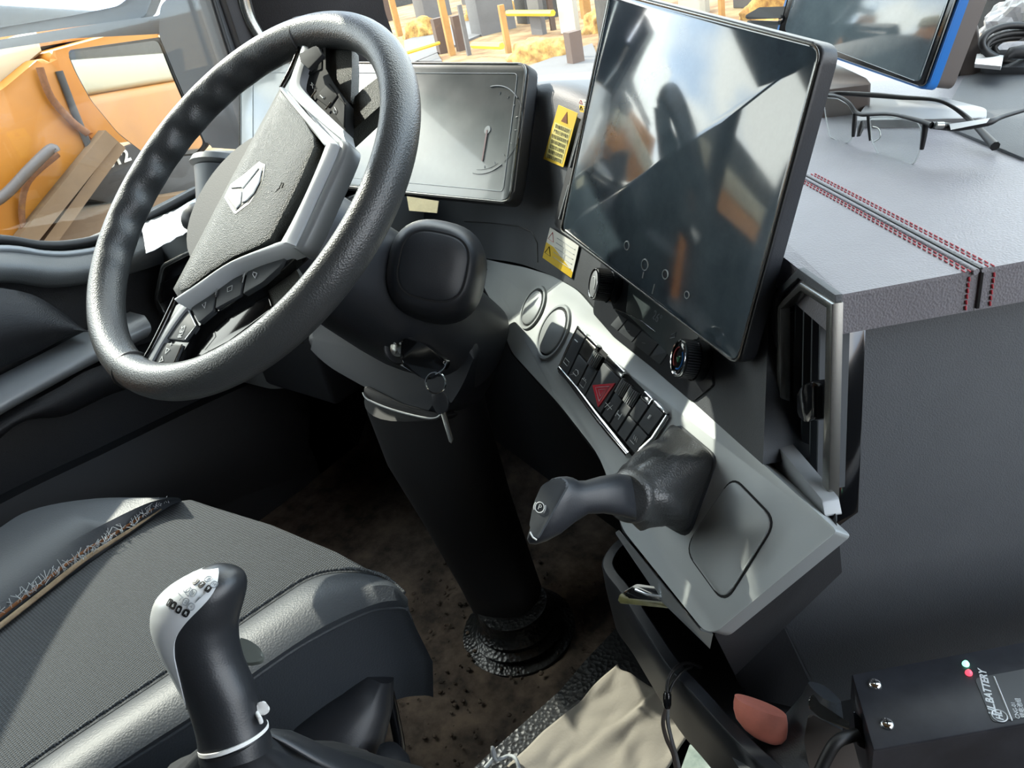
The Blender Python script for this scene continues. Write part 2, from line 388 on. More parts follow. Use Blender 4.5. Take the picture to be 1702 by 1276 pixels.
# A pillar trim (dark block at the top of the picture) with the grab handle
AP = PL((-.56, .60, .9), (.80, -.60, 0))
ap = plate('trim_2', rnd(AP.L([(352, -260), (470, 250), (560, 160), (650, 170), (672, 110), (640, 20), (590, -260)]), .01), AP.n, .10, 'pillar', bev=.012); struct(ap)
gh = tube('grab_handle', AP.L([(395, -60), (402, -10), (412, 28), (430, 60), (452, 95)], .05), [.013, .013, .013, .012, .011], 'dchrome', None, seg=14, sub=5)
tag(gh, 'curved silver grab handle on the dark windscreen pillar', 'handle')
tube('handle_mount', [AP(395, -60, .05), AP(395, -60, .0)], .014, 'matte', gh, seg=10)
tube('handle_mount', [AP(452, 95, .05), AP(452, 95, .0)], .014, 'matte', gh, seg=10)
# glass panes
g1 = plate('window_1', [V((-.622, -1.55, .60)), V((-.622, .48, .60)), V((-.622, .40, 1.50)), V((-.622, -1.55, 1.50))], (1, 0, 0), .003, G); struct(g1)
g2 = plate('window_2', [V((-.55, .80, .64)), V((1.98, .80, .64)), V((1.98, .50, 1.87)), V((-.55, .50, 1.87))], (0, -1, -.24), .004, G); struct(g2)
struct(box('trim_3', (-.66, .50, 1.80), (2.0, .60, 1.90), 'pillar'))

# ================================================================== OUTSIDE
gr = bmesh.new(); bmesh.ops.create_grid(gr, x_segments=2, y_segments=2, size=150, matrix=Matrix.Translation((0, 0, -1.3)))
struct(bm2(gr, 'ground', 'ground'))
GP = PL((0, 0, -1.3), (0, 0, 1))
def slab(name, pts, z, m, label, cat, group=None):
    p = [q for q in GP.L(pts)]
    lo = [V((q.x, q.y, -1.3)) for q in p]
    o = plate(name, [q + V((0, 0, z)) for q in lo], (0, 0, 1), z, m, smooth=False)
    return tag(o, label, cat, group)
slab('paving_slab', [(672, 70), (822, 20), (820, 52), (676, 112)], .05, 'concrete', 'grey concrete slab on the yard beside the tall timber posts', 'slab')
slab('paving_slab', [(880, 114), (985, 76), (1010, 140), (880, 160)], .05, 'concrete', 'wide pale concrete strip just above the instrument display', 'slab')
slab('paving_slab', [(650, 96), (720, 78), (735, 104), (650, 104)], .04, 'concrete', 'small grey slab seen through the wheel rim and display gap', 'slab')
def post(px, pb, pt, wpx, m, label, group=None, name='yard_post'):
    """standing post: foot on the ground at pixel pb, top at height of pixel row pt"""
    f = GP(px, pb); d = (f - CAM).length; wd = wpx / FPX * d
    # height so that its top reaches the pixel row pt
    lo_, hi_ = 0, 30
    for _ in range(30):
        mid = (lo_ + hi_) / 2
        if proj(f + V((0, 0, mid)))[1] > pt: lo_ = mid
        else: hi_ = mid
    bm = bmesh.new(); bar('x', f, f + V((0, 0, lo_)), wd, wd, V((.5, .86, 0)), m, bm=bm)
    o = bm2(bm, name, m); return tag(o, label, 'post', group or 'posts standing in the yard')
post(752, 92, -30, 9, 'wood', 'tall thin timber post rising above the middle of the instrument display')
post(738, 88, 30, 16, 'brownpost', 'short dark brown post just beside the thin timber post')
post(768, 84, 26, 13, 'brownpost', 'dark brown post immediately past the thin timber post')
post(780, 92, 8, 6, 'concrete', 'slim pale grey pole between dark posts and wide slab')
post(846, 88, 8, 8, 'wood', 'leaning timber post above the display corner')
post(822, 40, -20, 18, 'brownpost', 'thick brown post against the white sheets')
post(665, 60, -40, 8, 'wood', 'timber post close to the black windscreen pillar')
post(640, 36, -50, 22, 'brownpost', 'broad brown post next to the windscreen pillar')
post(895, 52, -40, 9, 'wood', 'timber post between two white sheets')
post(920, 50, -40, 7, 'brownpost', 'narrow dark post at the edge of the largest white sheet')
post(975, 30, -40, 12, 'wood', 'timber post just beside the large touchscreen top corner')
post(958, 108, 52, 20, 'brownpost', 'stubby brown post in front of the concrete strip')
post(964, 100, 62, 7, 'bright', 'pale stake fixed on the stubby brown post')
post(1090, 30, -60, 10, 'wood', 'timber post seen just over the touchscreen top edge')
post(1200, 30, -60, 7, 'wood', 'timber post seen over the far touchscreen shoulder')
def sheet(px, pb, pt, wpx, m, label):
    f = GP(px, pb); d = (f - CAM).length; wd = wpx / FPX * d; hh = 0
    while proj(f + V((0, 0, hh)))[1] > pt and hh < 20: hh += .05
    u = V((.86, -.4, 0)).normalized(); nn = V((-.4, -.86, 0)).normalized()
    o = plate('white_sheet', [f - u * wd / 2, f + u * wd / 2, f + u * wd / 2 + Z * hh, f - u * wd / 2 + Z * hh], nn, .12, m, smooth=False)
    return tag(o, label, 'sheet')
sheet(712, 26, -60, 26, 'bright', 'white upright sheet close to the windscreen pillar, first in the row')
sheet(945, 56, -70, 44, 'bright', 'largest white upright sheet, standing before the touchscreen corner')
sheet(893, 58, -40, 34, 'concrete', 'grey upright sheet beside the largest white one')
sheet(775, 8, -60, 30, 'concrete', 'grey sheet behind the thin timber post')
sheet(1150, 22, -80, 60, 'bright', 'white upright sheet seen above the middle of the touchscreen')
sheet(1040, 14, -80, 50, 'tan', 'brown upright sheet seen above the touchscreen top edge')
def rail(a, b, r, label, z=.5, m='ypaint'):
    o = tube('yellow_rail', [GP(*a) + Z * z, GP(*b) + Z * z], r, m, seg=6); return tag(o, label, 'rail')
rail((790, 95), (838, 98), .07, 'yellow rail lying low above the display top edge', z=.25)
rail((850, 58), (925, 62), .07, 'yellow rail lying between the grey slab and white sheet')
rail((660, 118), (735, 94), .04, 'thin yellow rail crossing the concrete slab near the wheel', z=.3)
# low blocks and straw heaps that fill the yard beyond the windscreen
def block(px, pb, wpx, hh, m, label, deep=1.0):
    f = GP(px, pb); d = (f - CAM).length; wd = wpx / FPX * d; u = V((.86, -.5, 0)).normalized(); nn = V((-.5, -.86, 0)).normalized()
    o = plate('concrete_block', [f - u * wd / 2, f + u * wd / 2, f + u * wd / 2 + Z * hh, f - u * wd / 2 + Z * hh], nn, deep, m, bev=.03); return tag(o, label, 'block', 'blocks in the yard')
block(700, 34, 52, 2.2, 'concrete', 'long grey block behind the posts next to the windscreen pillar')
block(792, 60, 46, 1.2, 'concrete', 'grey block in the middle of the yard, over the display centre')
block(868, 40, 40, 2.0, 'mdark', 'dark block behind the slim posts left of the largest white sheet')
block(1010, 66, 60, 1.6, 'mdark', 'dark block partly hidden by the touchscreen top corner')
block(1250, 14, 90, 3.4, 'concrete', 'grey block seen above the hinged plastic box')
block(655, 12, 30, 3.0, 'mdark', 'dark block touching the windscreen pillar at the top')
def heap(px, pb, wpx, hh, label):
    f = GP(px, pb); d = (f - CAM).length; wd = wpx / FPX * d / 2; bm = bmesh.new(); bmesh.ops.create_icosphere(bm, subdivisions=4, radius=1)
    from mathutils import noise
    for v in bm.verts:
        k = 1 + .35 * noise.noise(v.co * 2 + V((px, 0, 0))) + .12 * noise.noise(v.co * 7); v.co = f + V((v.co.x * wd * k, v.co.y * wd * .6 * k, v.co.z * hh * k))
    o = bm2(bm, 'straw_heap', 'straw', smooth=True); return tag(o, label, 'heap', 'straw heaps in the yard')
heap(705, 60, 70, .5, 'straw heap in front of the long grey block by the pillar')
heap(820, 30, 90, .8, 'wide straw heap high in the yard between posts')
heap(900, 96, 110, .35, 'flat straw heap just above the corner of the driver display')
heap(1000, 52, 60, .45, 'straw heap partly hidden by the touchscreen edge')
heap(1330, 20, 160, .8, 'straw heap seen between hinged plastic box and tablet')
# ---- excavator beside the driver's door
XM = PL((-2.0, 0, 0), (1, 0, 0))
ex = thing('excavator', (-2.4, .5, -1.3), 'orange excavator body close outside the driver door window', 'excavator')
plate('body_panel', rnd(XM.L([(-500, 420), (-200, 240), (0, 152), (72, 92), (100, 118), (128, 190), (160, 250), (150, 300), (96, 372), (44, 420), (-60, 520), (-500, 640)]), .03), (1, 0, 0), .8, 'orange', ex, bev=.04, seg=3)
plate('body_panel', rnd(XM.L([(76, 88), (250, 40), (330, 160), (250, 230), (196, 238), (150, 236), (116, 170)], -.06), .03), (1, 0, 0), .7, 'orange', ex, bev=.03)
plate('top_panel', XM.L([(-500, 260), (0, 76), (66, 50), (76, 86), (0, 150), (-500, 410)], -.10), (1, 0, 0), .8, 'cream', ex, bev=.03)
plate('upper_panel', XM.L([(-500, 130), (0, 52), (230, 20), (330, 40), (260, 60), (70, 60), (0, 84), (-500, 260)], -.3), (1, 0, 0), .5, 'orange', ex, bev=.03)
tube('hydraulic_hose', catmull(XM.L([(66, 112), (84, 160), (118, 200), (146, 222)], .02), 5), .012, 'rust', ex, seg=8)
tube('body_groove', XM.L([(98, 118), (120, 176), (148, 244)], .006), .012, 'mdark', ex, seg=8)
tube('grab_rail', catmull(XM.L([(-80, 372), (0, 330), (50, 280), (84, 248), (92, 252)], .05), 5), .016, 'brown', ex, seg=10)
tube('panel_edge', catmull(XM.L([(96, 256), (48, 300), (36, 350), (44, 400)], .02), 5), .010, 'rust', ex, seg=8)
bar('frame_beam', XM(180, 226, .03), XM(30, 412, .03), .05, .05, (1, 0, 0), 'tan', ex)
bar('frame_beam', XM(196, 240, .02), XM(72, 410, .02), .035, .05, (1, 0, 0), 'tan', ex)
npl = plate('number_plate', XM.L([(158, 262), (232, 236), (244, 262), (168, 296)], .02), (1, 0, 0), .03, 'mdark', ex)
text('SY2', 'lettering', XM, 196, 264, .025, .055, (215, 257), 'white', npl, .001, bold=.002)
plate('track_guard', XM.L([(150, 292), (250, 262), (420, 250), (420, 340), (240, 350), (130, 330)], -.10), (1, 0, 0), .5, 'mdark', ex, bev=.02)
plate('lower_frame', XM.L([(60, 430), (100, 360), (240, 330), (420, 300), (420, 480), (60, 520)], -.05), (1, 0, 0), .4, 'tan', ex, bev=.02)
box('rear_body', (-2.9, -6.0, -.4), (-2.02, -.9, .84), 'orange', ex, bev=.05)
box('rear_stripe', (-2.96, -6.0, .84), (-2.04, -.9, 1.0), 'cream', ex, bev=.03)
box('rear_deck', (-3.4, -6.0, 1.0), (-2.4, -1.4, 1.3), 'mdark', ex, bev=.05)
bar('rear_rail', V((-2.0, -4.0, .3)), V((-2.0, -1.0, .62)), .06, .06, (1, 0, 0), 'mdark', ex)
box('undercarriage', (-2.9, -6.0, -1.3), (-2.1, 2.4, -.4), 'mdark', ex, bev=.05)
# ---- door mirror
MR = PL((-.80, .42, .84), (.35, -.93, .05))
mr = thing('door_mirror', (-.80, .5, .7), 'door mirror with curved lower edge in grey housing outside the driver window', 'mirror')
mo = MR.L([(110, 84), (180, 74), (265, 62), (288, 120), (318, 190), (345, 240), (330, 258), (250, 264), (196, 222), (150, 166), (124, 118)])
mo = rnd(mo, .012)
cm = sum(mo, V()) / len(mo)
plate('mirror_glass', [cm + (p - cm) * .96 + MR.n * .003 for p in mo], MR.n, .002, 'mirror', mr)
plate('mirror_case', mo, MR.n, .012, 'mdark', mr, bev=.003)
plate('mirror_housing', rnd(MR.L([(266, 10), (330, -60), (352, -60), (400, 100), (430, 215), (420, 250), (345, 245), (318, 186), (288, 116), (264, 58)], .012), .01), MR.n, .07, 'mhouse', mr, bev=.015, seg=3)
plate('upper_housing', rnd(MR.L([(-260, 100), (0, 62), (100, 48), (240, 30), (260, -20), (330, -60), (330, -200), (-260, -200)], -.03), .01), MR.n, .03, 'mhouse', mr, bev=.01)
plate('upper_glass', rnd(MR.L([(-260, 90), (0, 46), (120, 26), (196, 10), (216, -6), (206, -200), (-260, -200)], -.02), .012), MR.n, .004, 'mirror', mr)
plate('housing_band', rnd(MR.L([(-260, 112), (0, 66), (120, 46), (262, 26), (300, -10), (272, 56), (120, 64), (0, 82), (-260, 130)], -.015), .004), MR.n, .02, 'mhouse', mr, bev=.005)
tube('mirror_arm', MR.L([(410, 245), (445, 265), (480, 262)], .0), .018, 'mhouse', mr, seg=10)
# ================================================================== DASHBOARD
CP = PL(at(1215, 900, .58), (-.46, -.61, .64))          # satin lower panel
TP = PL((0, 0, .72), (0, 0, 1))                          # leather top
VP = PL((.573, .057, .72), (-.7, -.7, .12))              # air vent face
RP = PL((.58, .078, .70), (.645, -.765, .2))             # passenger-side face
dash = thing('dashboard', (.3, .4, 0), 'dark wraparound truck dashboard with padded leather top and satin lower panel', 'dashboard')
# leather top: outline
apex, corner, edge2 = TP(1325, 445), TP(1385, 492), TP(1702, 434)
dr = (edge2 - corner).normalized()
t_right = corner + dr * .75
top = [V((-.6, .60, .72)), V((-.1, .60, .72)), V((.12, .60, .72)), V((.30, .36, .72)), V((.44, .19, .72)), apex, corner, t_right, V((1.97, .50, .72)), V((1.97, .80, .72)), V((-.6, .80, .72))]
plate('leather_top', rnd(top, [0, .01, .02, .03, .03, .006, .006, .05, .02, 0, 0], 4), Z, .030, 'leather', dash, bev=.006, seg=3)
# left end of the dash, lower shelf by the door
plate('left_shelf', rnd([V((-.595, .15, .655)), V((-.40, .16, .655)), V((-.24, .24, .655)), V((-.2, .46, .655)), V((-.595, .5, .655))], .012), Z, .30, 'doorp', dash, bev=.008)
# centre face: strips between the top and the panel border
B = [V((-.6, .43, .54)), V((-.20, .42, .53)), CP(800, 428), CP(870, 440), CP(958, 480), CP(1010, 538), CP(1130, 648), CP(1268, 772)]
T = [V((-.6, .475, .655)), V((-.20, .475, .70)), V((-.04, .46, .76)), V((.10, .395, .785)), V((.185, .352, .785)), V((.27, .31, .765)), V((.40, .20, .722)), VP(1279, 487, .0)]
bm = bmesh.new(); rings = []
for b, t in zip(catmull(B, 5), catmull(T, 5)):
    bb = V((t.x + .04, .79, .70)); rings.append([b, b * .66 + t * .34, b * .33 + t * .67, b * .05 + t * .95, t + V((.004, .006, .002)), t + V((.012, .02, .003)), bb, V((bb.x, bb.y, .5)), b + V((.05, .07, -.02))])
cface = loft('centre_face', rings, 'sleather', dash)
# passenger side face, slightly below the padded edge, seam line and lower housing
side = [RP(1387, 494), RP(1702, 452), RP(1702, 452) + dr * .7, RP(1702, 1300) + dr * .7, RP(1700, 1400), RP(1500, 1400), RP(1358, 1145), RP(1276, 1000), RP(1385, 878)]
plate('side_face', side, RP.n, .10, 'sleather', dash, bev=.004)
plate('side_lower', [RP(1276, 1000, .002), RP(1358, 1145, .002), RP(1330, 1180, .002), RP(1240, 1160, .002), RP(1190, 1060, .002), RP(1200, 1046, .002), RP(1392, 884, .002)], RP.n, .05, 'matte', dash, bev=.003)
# stitching on the leather top: grooved seam, two stitched rows each side
sp = [(1336, 292), (1420, 330), (1500, 372), (1590, 424), (1628, 448)]
edge_s = [TP(1630, 449), TP(1630, 449) + V((.004, -.006, -.004)), RP(1636, 474, .012)]
s0, s1 = TP(1336, 292), TP(1630, 449)
tube('seam', [s0 + Z * .0008, s1 + Z * .0008], .0012, 'seal', dash, seg=6)
sd_ = (s1 - s0).normalized(); sn = sd_.cross(Z)
for k, nm in ((-1, 'seam_roll'), (1, 'seam_roll')):
    tube(nm, [s0 + sn * k * .0028 - Z * .0005, s1 + sn * k * .0028 - Z * .0005], .0022, 'leather', dash, seg=8)
# every second stitch as its own short thread, joined into one row per side
L_ = (s1 - s0).length; ns = int(L_ / .006)
for k, off in ((0, -.0095), (1, -.0065), (2, .0065), (3, .0095)):
    bm = bmesh.new()
    for i in range(ns):
        a = s0 + sd_ * (i * .006 + (.001 if k % 2 else .0025)) + sn * off + Z * .0006
        tube('x', [a, a + sd_ * .0038 + sn * .0004], .0005, 'stitch', bm=bm, seg=5)
    tag(bm2(bm, 'stitch_row', 'stitch', dash), kind='stuff')
# padded front edge with vertical seam
e0 = TP(1632, 447); 
for k, off in ((0, -.008), (1, .008)):
    bm = bmesh.new(); q = corner + dr * ((e0 - corner).dot(dr) + off)
    nn = V((dr.y, -dr.x, 0))
    for i in range(6):
        a = q + nn * .0006 - Z * (.004 + i * .0042); tube('x', [a, a - Z * .003 + dr * .0005], .0007, 'stitch', bm=bm, seg=5)
    tag(bm2(bm, 'stitch_row', 'stitch', dash), kind='stuff')
q = corner + dr * (e0 - corner).dot(dr) + nn * .0005
tube('seam', [q - Z * .002, q - Z * .028], .0015, 'seal', dash, seg=6)
# piping where the two tops meet, further forward (line across the right edge)
ls = TP.L([(1590, 214), (1640, 236), (1702, 262)])
plate('leather_pad', [TP(1560, 204, .003), TP(1702, 262, .003), TP(1702, 262, .003) + V((.5, .35, 0)), V((1.1, .74, .723)), V((.62, .74, .723)), TP(1600, 130, .003)], Z, .003, 'sleather', dash, bev=.001)
# gloss corner panel beside the vent
cor = [V((corner.x, corner.y, .690)) + V((.004, -.004, 0))]
GPN = PL(VP(1387, 500), (.25, -.95, .12))
plate('gloss_corner', RP.L([(1390, 502), (1442, 512), (1428, 852), (1392, 878), (1376, 866)], .004), RP.n, .006, 'gloss', dash, bev=.002)
# ---- satin lower panel
pl_out = [(795, 428), (830, 436), (872, 444), (918, 458), (960, 482), (1010, 540), (1392, 882), (1188, 1052), (1168, 1046), (1035, 880), (1000, 762), (930, 672), (880, 618), (850, 585), (826, 520), (800, 468)]
po = CP.L(pl_out)
plate('satin_panel', rnd(po, [.004, .01, .02, .02, .02, .02, .004, .014, .012, .01, .03, .03, .02, .02, .02, .004]), CP.n, .014, 'panel', dash, bev=.003, seg=3)
# housing under the panel, falling away under the knees
lowp = [CP(x, y, -.006) for x, y in [(1392, 882), (1188, 1054), (1035, 884), (1000, 768), (930, 676), (850, 588), (800, 470), (790, 430)]]
bk = [V((-.01, .04, -.05)), V((.0, .03, -.08)), V((.09, .10, -.12)), V((.12, .14, -.16)), V((.12, .16, -.2)), V((.10, .16, -.22)), V((.08, .14, -.2)), V((.05, .1, -.1))]
rings = [[p, p + d, p + (V((-.02, .05, .0)) if i == 0 else V((.06, .10, .0)))] for i, (p, d) in enumerate(zip(lowp, bk))]
loft('panel_housing', rings, 'matte', dash)
plate('lower_edge', [CP(1185, 1054, -.002), CP(1165, 1048, -.002), CP(1030, 884, -.002), CP(1024, 888, -.018), CP(1100, 1000, -.020), CP(1180, 1078, -.020)], RP.n, .004, 'greytrim', dash)
# knee bolster behind the pedals
plate('knee_panel', [V((-.58, .40, .54)), V((.02, .38, .52)), V((.22, .33, .48)), V((.45, .22, .45)), V((.62, .12, .36)), V((.66, .2, .05)), V((.3, .5, .12)), V((-.58, .56, .15))], (-.2, -1, -.2), .03, 'matte', dash, smooth=False)
# lid in the panel
lid = CP.L([(1218, 792), (1290, 866), (1204, 1003), (1138, 912)], .0006)
lidr = rnd(lid, [.012, .014, .014, .016], 6); c0 = sum(lidr, V()) / len(lidr)
frame_loop('lid_gap', [c0 + (p - c0) * 1.025 + CP.n * .0002 for p in lidr], [c0 + (p - c0) * .985 + CP.n * .0002 for p in lidr], CP.n, .003, 'dark', dash)
plate('storage_lid', [c0 + (p - c0) * .985 + CP.n * .0012 for p in lidr], CP.n, .006, 'panel', dash, bev=.0012)
# two round blanks pressed in the panel
for (x, y, r) in ((887, 512, .031), (921, 552, .036)):
    c = CP(x, y, .0); u = (CP(x + 20, y + 18) - CP(x, y)).normalized(); v = CP.n.cross(u)
    bl = loft('round_blank', [ring(c + CP.n * d, u, v, rr, rr, 40) for d, rr in ((.0004, r), (.003, r - .001), (.003, r - .004), (.0008, r - .0055))], 'panel', dash, cap=False)
    loft('blank_disc', [ring(c + CP.n * d, u, v, rr, rr, 40) for d, rr in ((-.001, r - .007), (.0035, r - .008), (.0045, r - .011))], 'panel', bl)
    loft('blank_groove', [ring(c + CP.n * .0012, u, v, rr, rr, 40) for rr in (r - .004, r - .0075)], 'dark', bl, cap=False)
plate('trim_tip', CP.L([(984, 742), (1004, 764), (1022, 790), (1020, 798)], -.02), CP.n, .006, 'greytrim', dash)
# panel shut lines on the centre face
from mathutils.bvhtree import BVHTree
def hitter(o):
    me = o.data; bv = BVHTree.FromPolygons([v.co for v in me.vertices], [p.vertices for p in me.polygons])
    def h(x, y, off=0):
        d = (M3 @ V(((x - CX) / FPX, (y - CY) / FPX, 1.0))).normalized(); l, n, i, t = bv.ray_cast(CAM, d)
        return (l - d * off) if l else None
    return h
HC = hitter(cface)
def plane_of(p3, off=0):
    a, b, c = [HC(*p) for p in p3]; n = (b - a).cross(c - a).normalized()
    if n.dot(CAM - a) < 0: n = -n
    return PL(a + n * off, n)
FP = PL(CP(1010, 540), (-.50, -.70, .50))               # centre face above the panel, under the big screen
# ================================================================== switch bank
Q = CP.L([(962, 546), (1108, 688), (1058, 758), (932, 612)], .004)
sb = thing('switch_bank', Q[0], 'row of dash switches with red hazard triangle set in the satin panel', 'switches')
ro = rnd(CP.L([(960, 541), (1112, 690), (1062, 758), (1052, 760), (926, 616)], .002), .004)
plate('bank_recess', ro, CP.n, .012, 'dark', sb)
tube('chrome_edge', CP.L([(930, 612), (962, 650), (1000, 700), (1046, 756)], .003), [.0028, .0045, .0045, .0038], 'chrome', sb, seg=10, sub=4)
tube('chrome_edge', CP.L([(962, 542), (944, 578), (929, 612)], .003), .0018, 'chrome', sb, seg=8)
tube('chrome_edge', CP.L([(1110, 690), (1086, 728), (1060, 752)], .003), .0028, 'chrome', sb, seg=8)
def sw(s0_, s1_, t0, t1, m='button', h=.0025, name='switch'):
    g = .007
    pts = [quad(Q, s0_ + g, t0), quad(Q, s1_ - g, t0), quad(Q, s1_ - g, t1), quad(Q, s0_ + g, t1)]
    return plate(name, rnd([p + CP.n * h for p in pts], .0012, 2), CP.n, .007, m, sb, bev=.0012)
cols = [0, .125, .27, .385, .60, .70, .79, .885, 1.0]
sws = []
a = sw(cols[0], cols[1], .02, .97); sws.append(a)
a = sw(cols[1], cols[2], .02, .40, 'dchrome'); sws.append(a); b_ = sw(cols[1], cols[2], .42, .97); sws.append(b_)
c_ = sw(cols[2], cols[3], .38, .97); hz = sw(cols[3], cols[4], .14, .97, h=.003); 
d_ = sw(cols[4], cols[5], .42, .97); e1 = sw(cols[5], cols[6], .40, .97); f1 = sw(cols[6], cols[7], .12, .52); f2 = sw(cols[6], cols[7], .54, .97)
g1_ = sw(cols[7], cols[8], .02, .52); g2_ = sw(cols[7], cols[8], .54, .97)
for i, (s0_, s1_) in enumerate(((cols[0], cols[1]), (cols[1], cols[2]), (cols[3], cols[4]), (cols[6], cols[7]), (cols[7], cols[8]))):
    sw(s0_, s1_, -.05, .02 if i in (0, 1, 4) else .12, 'chrome', h=.0028, name='switch_cap')
# thumb wheels, ribbed
for s_c in (.315, .655, .745):
    c = quad(Q, s_c, .22) + CP.n * .001; ux = (Q[1] - Q[0]).normalized(); vx = CP.n.cross(ux)
    bm = bmesh.new(); ringr = .0085
    for i in range(11):
        an = math.pi * (i + .5) / 11
        p = c + ux * math.cos(an) * ringr * .9 + CP.n * math.sin(an) * ringr * .8
        bar('x', p - vx * .0075, p + vx * .0075, .0009, .0012, CP.n + ux * .01, 'greytrim', bm=bm)
    tw = bm2(bm, 'thumb_wheel', 'greytrim', sb)
    loft('wheel_core', [ring(c + vx * d, ux, CP.n, .0074, .0066, 24) for d in (-.0072, .0072)], 'key', tw)
def qd(s, t, h=.0062): return quad(Q, s, t) + CP.n * h
def iconline(pts, r, m, par, name='icon', closed=False): return tube(name, pts, r, m, par, seg=5, closed=closed)
# hazard triangle, three nested outlines
def tri(k, h):
    A = [qd(.585, .26, h), qd(.56, .90, h), qd(.415, .66, h)]; c = sum(A, V()) / 3
    return [c + (p - c) * k for p in A]
plate('hazard_triangle', rnd(tri(1.0, .0046), .001, 2), CP.n, .0015, 'red', hz, bev=.0003)
for k in (.62, .30): iconline(tri(k, .0048), .0004 if k > .5 else .0003, 'icon', hz, 'hazard_outline', True)
iconline([qd(.04, .70, .0048), qd(.10, .70, .0048), qd(.10, .80, .0048), qd(.04, .80, .0048)], .0003, 'icon', sws[0], closed=True)
iconline([qd(.05, .22, .0048), qd(.09, .22, .0048)], .0006, 'icon', sws[0])
iconline([qd(.185, .80, .0048), qd(.235, .80, .0048), qd(.245, .73, .0048), qd(.225, .68, .0048), qd(.20, .70, .0048)], .0003, 'icon', sws[2], closed=True)
for k in range(3): iconline([qd(.165 + .012 * k, .90 - .03 * k, .0048), qd(.18 + .012 * k, .86 - .03 * k, .0048)], .0003, 'icon', sws[2])
iconline([qd(.30, .72, .0048), qd(.355, .72, .0048), qd(.355, .86, .0048), qd(.30, .86, .0048)], .0003, 'icon', c_, closed=True)
iconline([qd(.315, .69, .0048), qd(.32, .69, .0048)], .0005, 'icon', c_); iconline([qd(.335, .69, .0048), qd(.34, .69, .0048)], .0005, 'icon', c_)
for dx in (0, .03): iconline([qd(.635 + dx, .62, .0048), qd(.615 + dx, .78, .0048)], .00035, 'icon', d_)
iconline([qd(.60, .70, .0048), qd(.675, .70, .0048)], .0003, 'icon', d_)
for dx in (-.018, .018):
    iconline([qd(.745 + dx, .60, .0048), qd(.745 + dx, .74, .0048)], .0005, 'icon', e1)
iconline([qd(.727, .67, .0048), qd(.763, .67, .0048)], .0005, 'icon', e1)
iconline([qd(.945, .20, .0048), qd(.945, .28, .0048)], .0011, 'icon', g1_)
for k in range(3): iconline([qd(.93 + .015 * k, .70, .0048), qd(.94 + .015 * k, .78, .0048)], .0004, 'icon', g2_)
iconline([qd(.925, .84, .0048), qd(.965, .84, .0048)], .0004, 'icon', g2_)

# ================================================================== climate panel and knobs under the big screen
KP = plane_of([(1010, 500), (1130, 610), (1100, 540)], .001)
cpn = thing('climate_panel', KP(1080, 540), 'narrow climate panel showing 26 under the lower edge of the large touchscreen', 'control panel')
plate('panel_base', rnd(KP.L([(1000, 430), (1040, 455), (1170, 560), (1185, 640), (1150, 668), (1085, 612), (1020, 560), (985, 520)], .001), .004), KP.n, .01, 'black', cpn, bev=.001)
dsp = plate('readout', rnd(KP.L([(1045, 470), (1075, 480), (1165, 556), (1120, 600), (1098, 575), (1040, 520)], .003), .003), KP.n, .003, 'screen2', cpn, bev=.0006)
text('26°', 'digits', KP, 1092, 528, .0034, .0125, (1120, 553), 'gauge', dsp, .0001)
tube('fan_icon', KP.L([(1116, 556), (1124, 552), (1122, 560), (1114, 562)], .0036), .0004, 'gauge', dsp, seg=5)
QK = KP.L([(1030, 522), (1112, 584), (1096, 606), (1014, 540)], .002)
for i, (a, b) in enumerate(((0, .16), (.18, .46), (.48, .80), (.82, 1.0))):
    k = plate('climate_button', rnd([quad(QK, a, .0), quad(QK, b, .0), quad(QK, b, 1), quad(QK, a, 1)], .001, 2), KP.n, .004, 'button', cpn, bev=.0008)
    c = quad(QK, (a + b) / 2, .5) + KP.n * .0004
    if i in (1, 2): tube('icon', [c - V((.003, 0, 0)), c, c + V((.003, 0, 0))], .0003, 'gauge', k, seg=5)
tube('chrome_line', KP.L([(1020, 512), (1062, 530), (1090, 552)], .0025), .0008, 'chrome', cpn, seg=6)
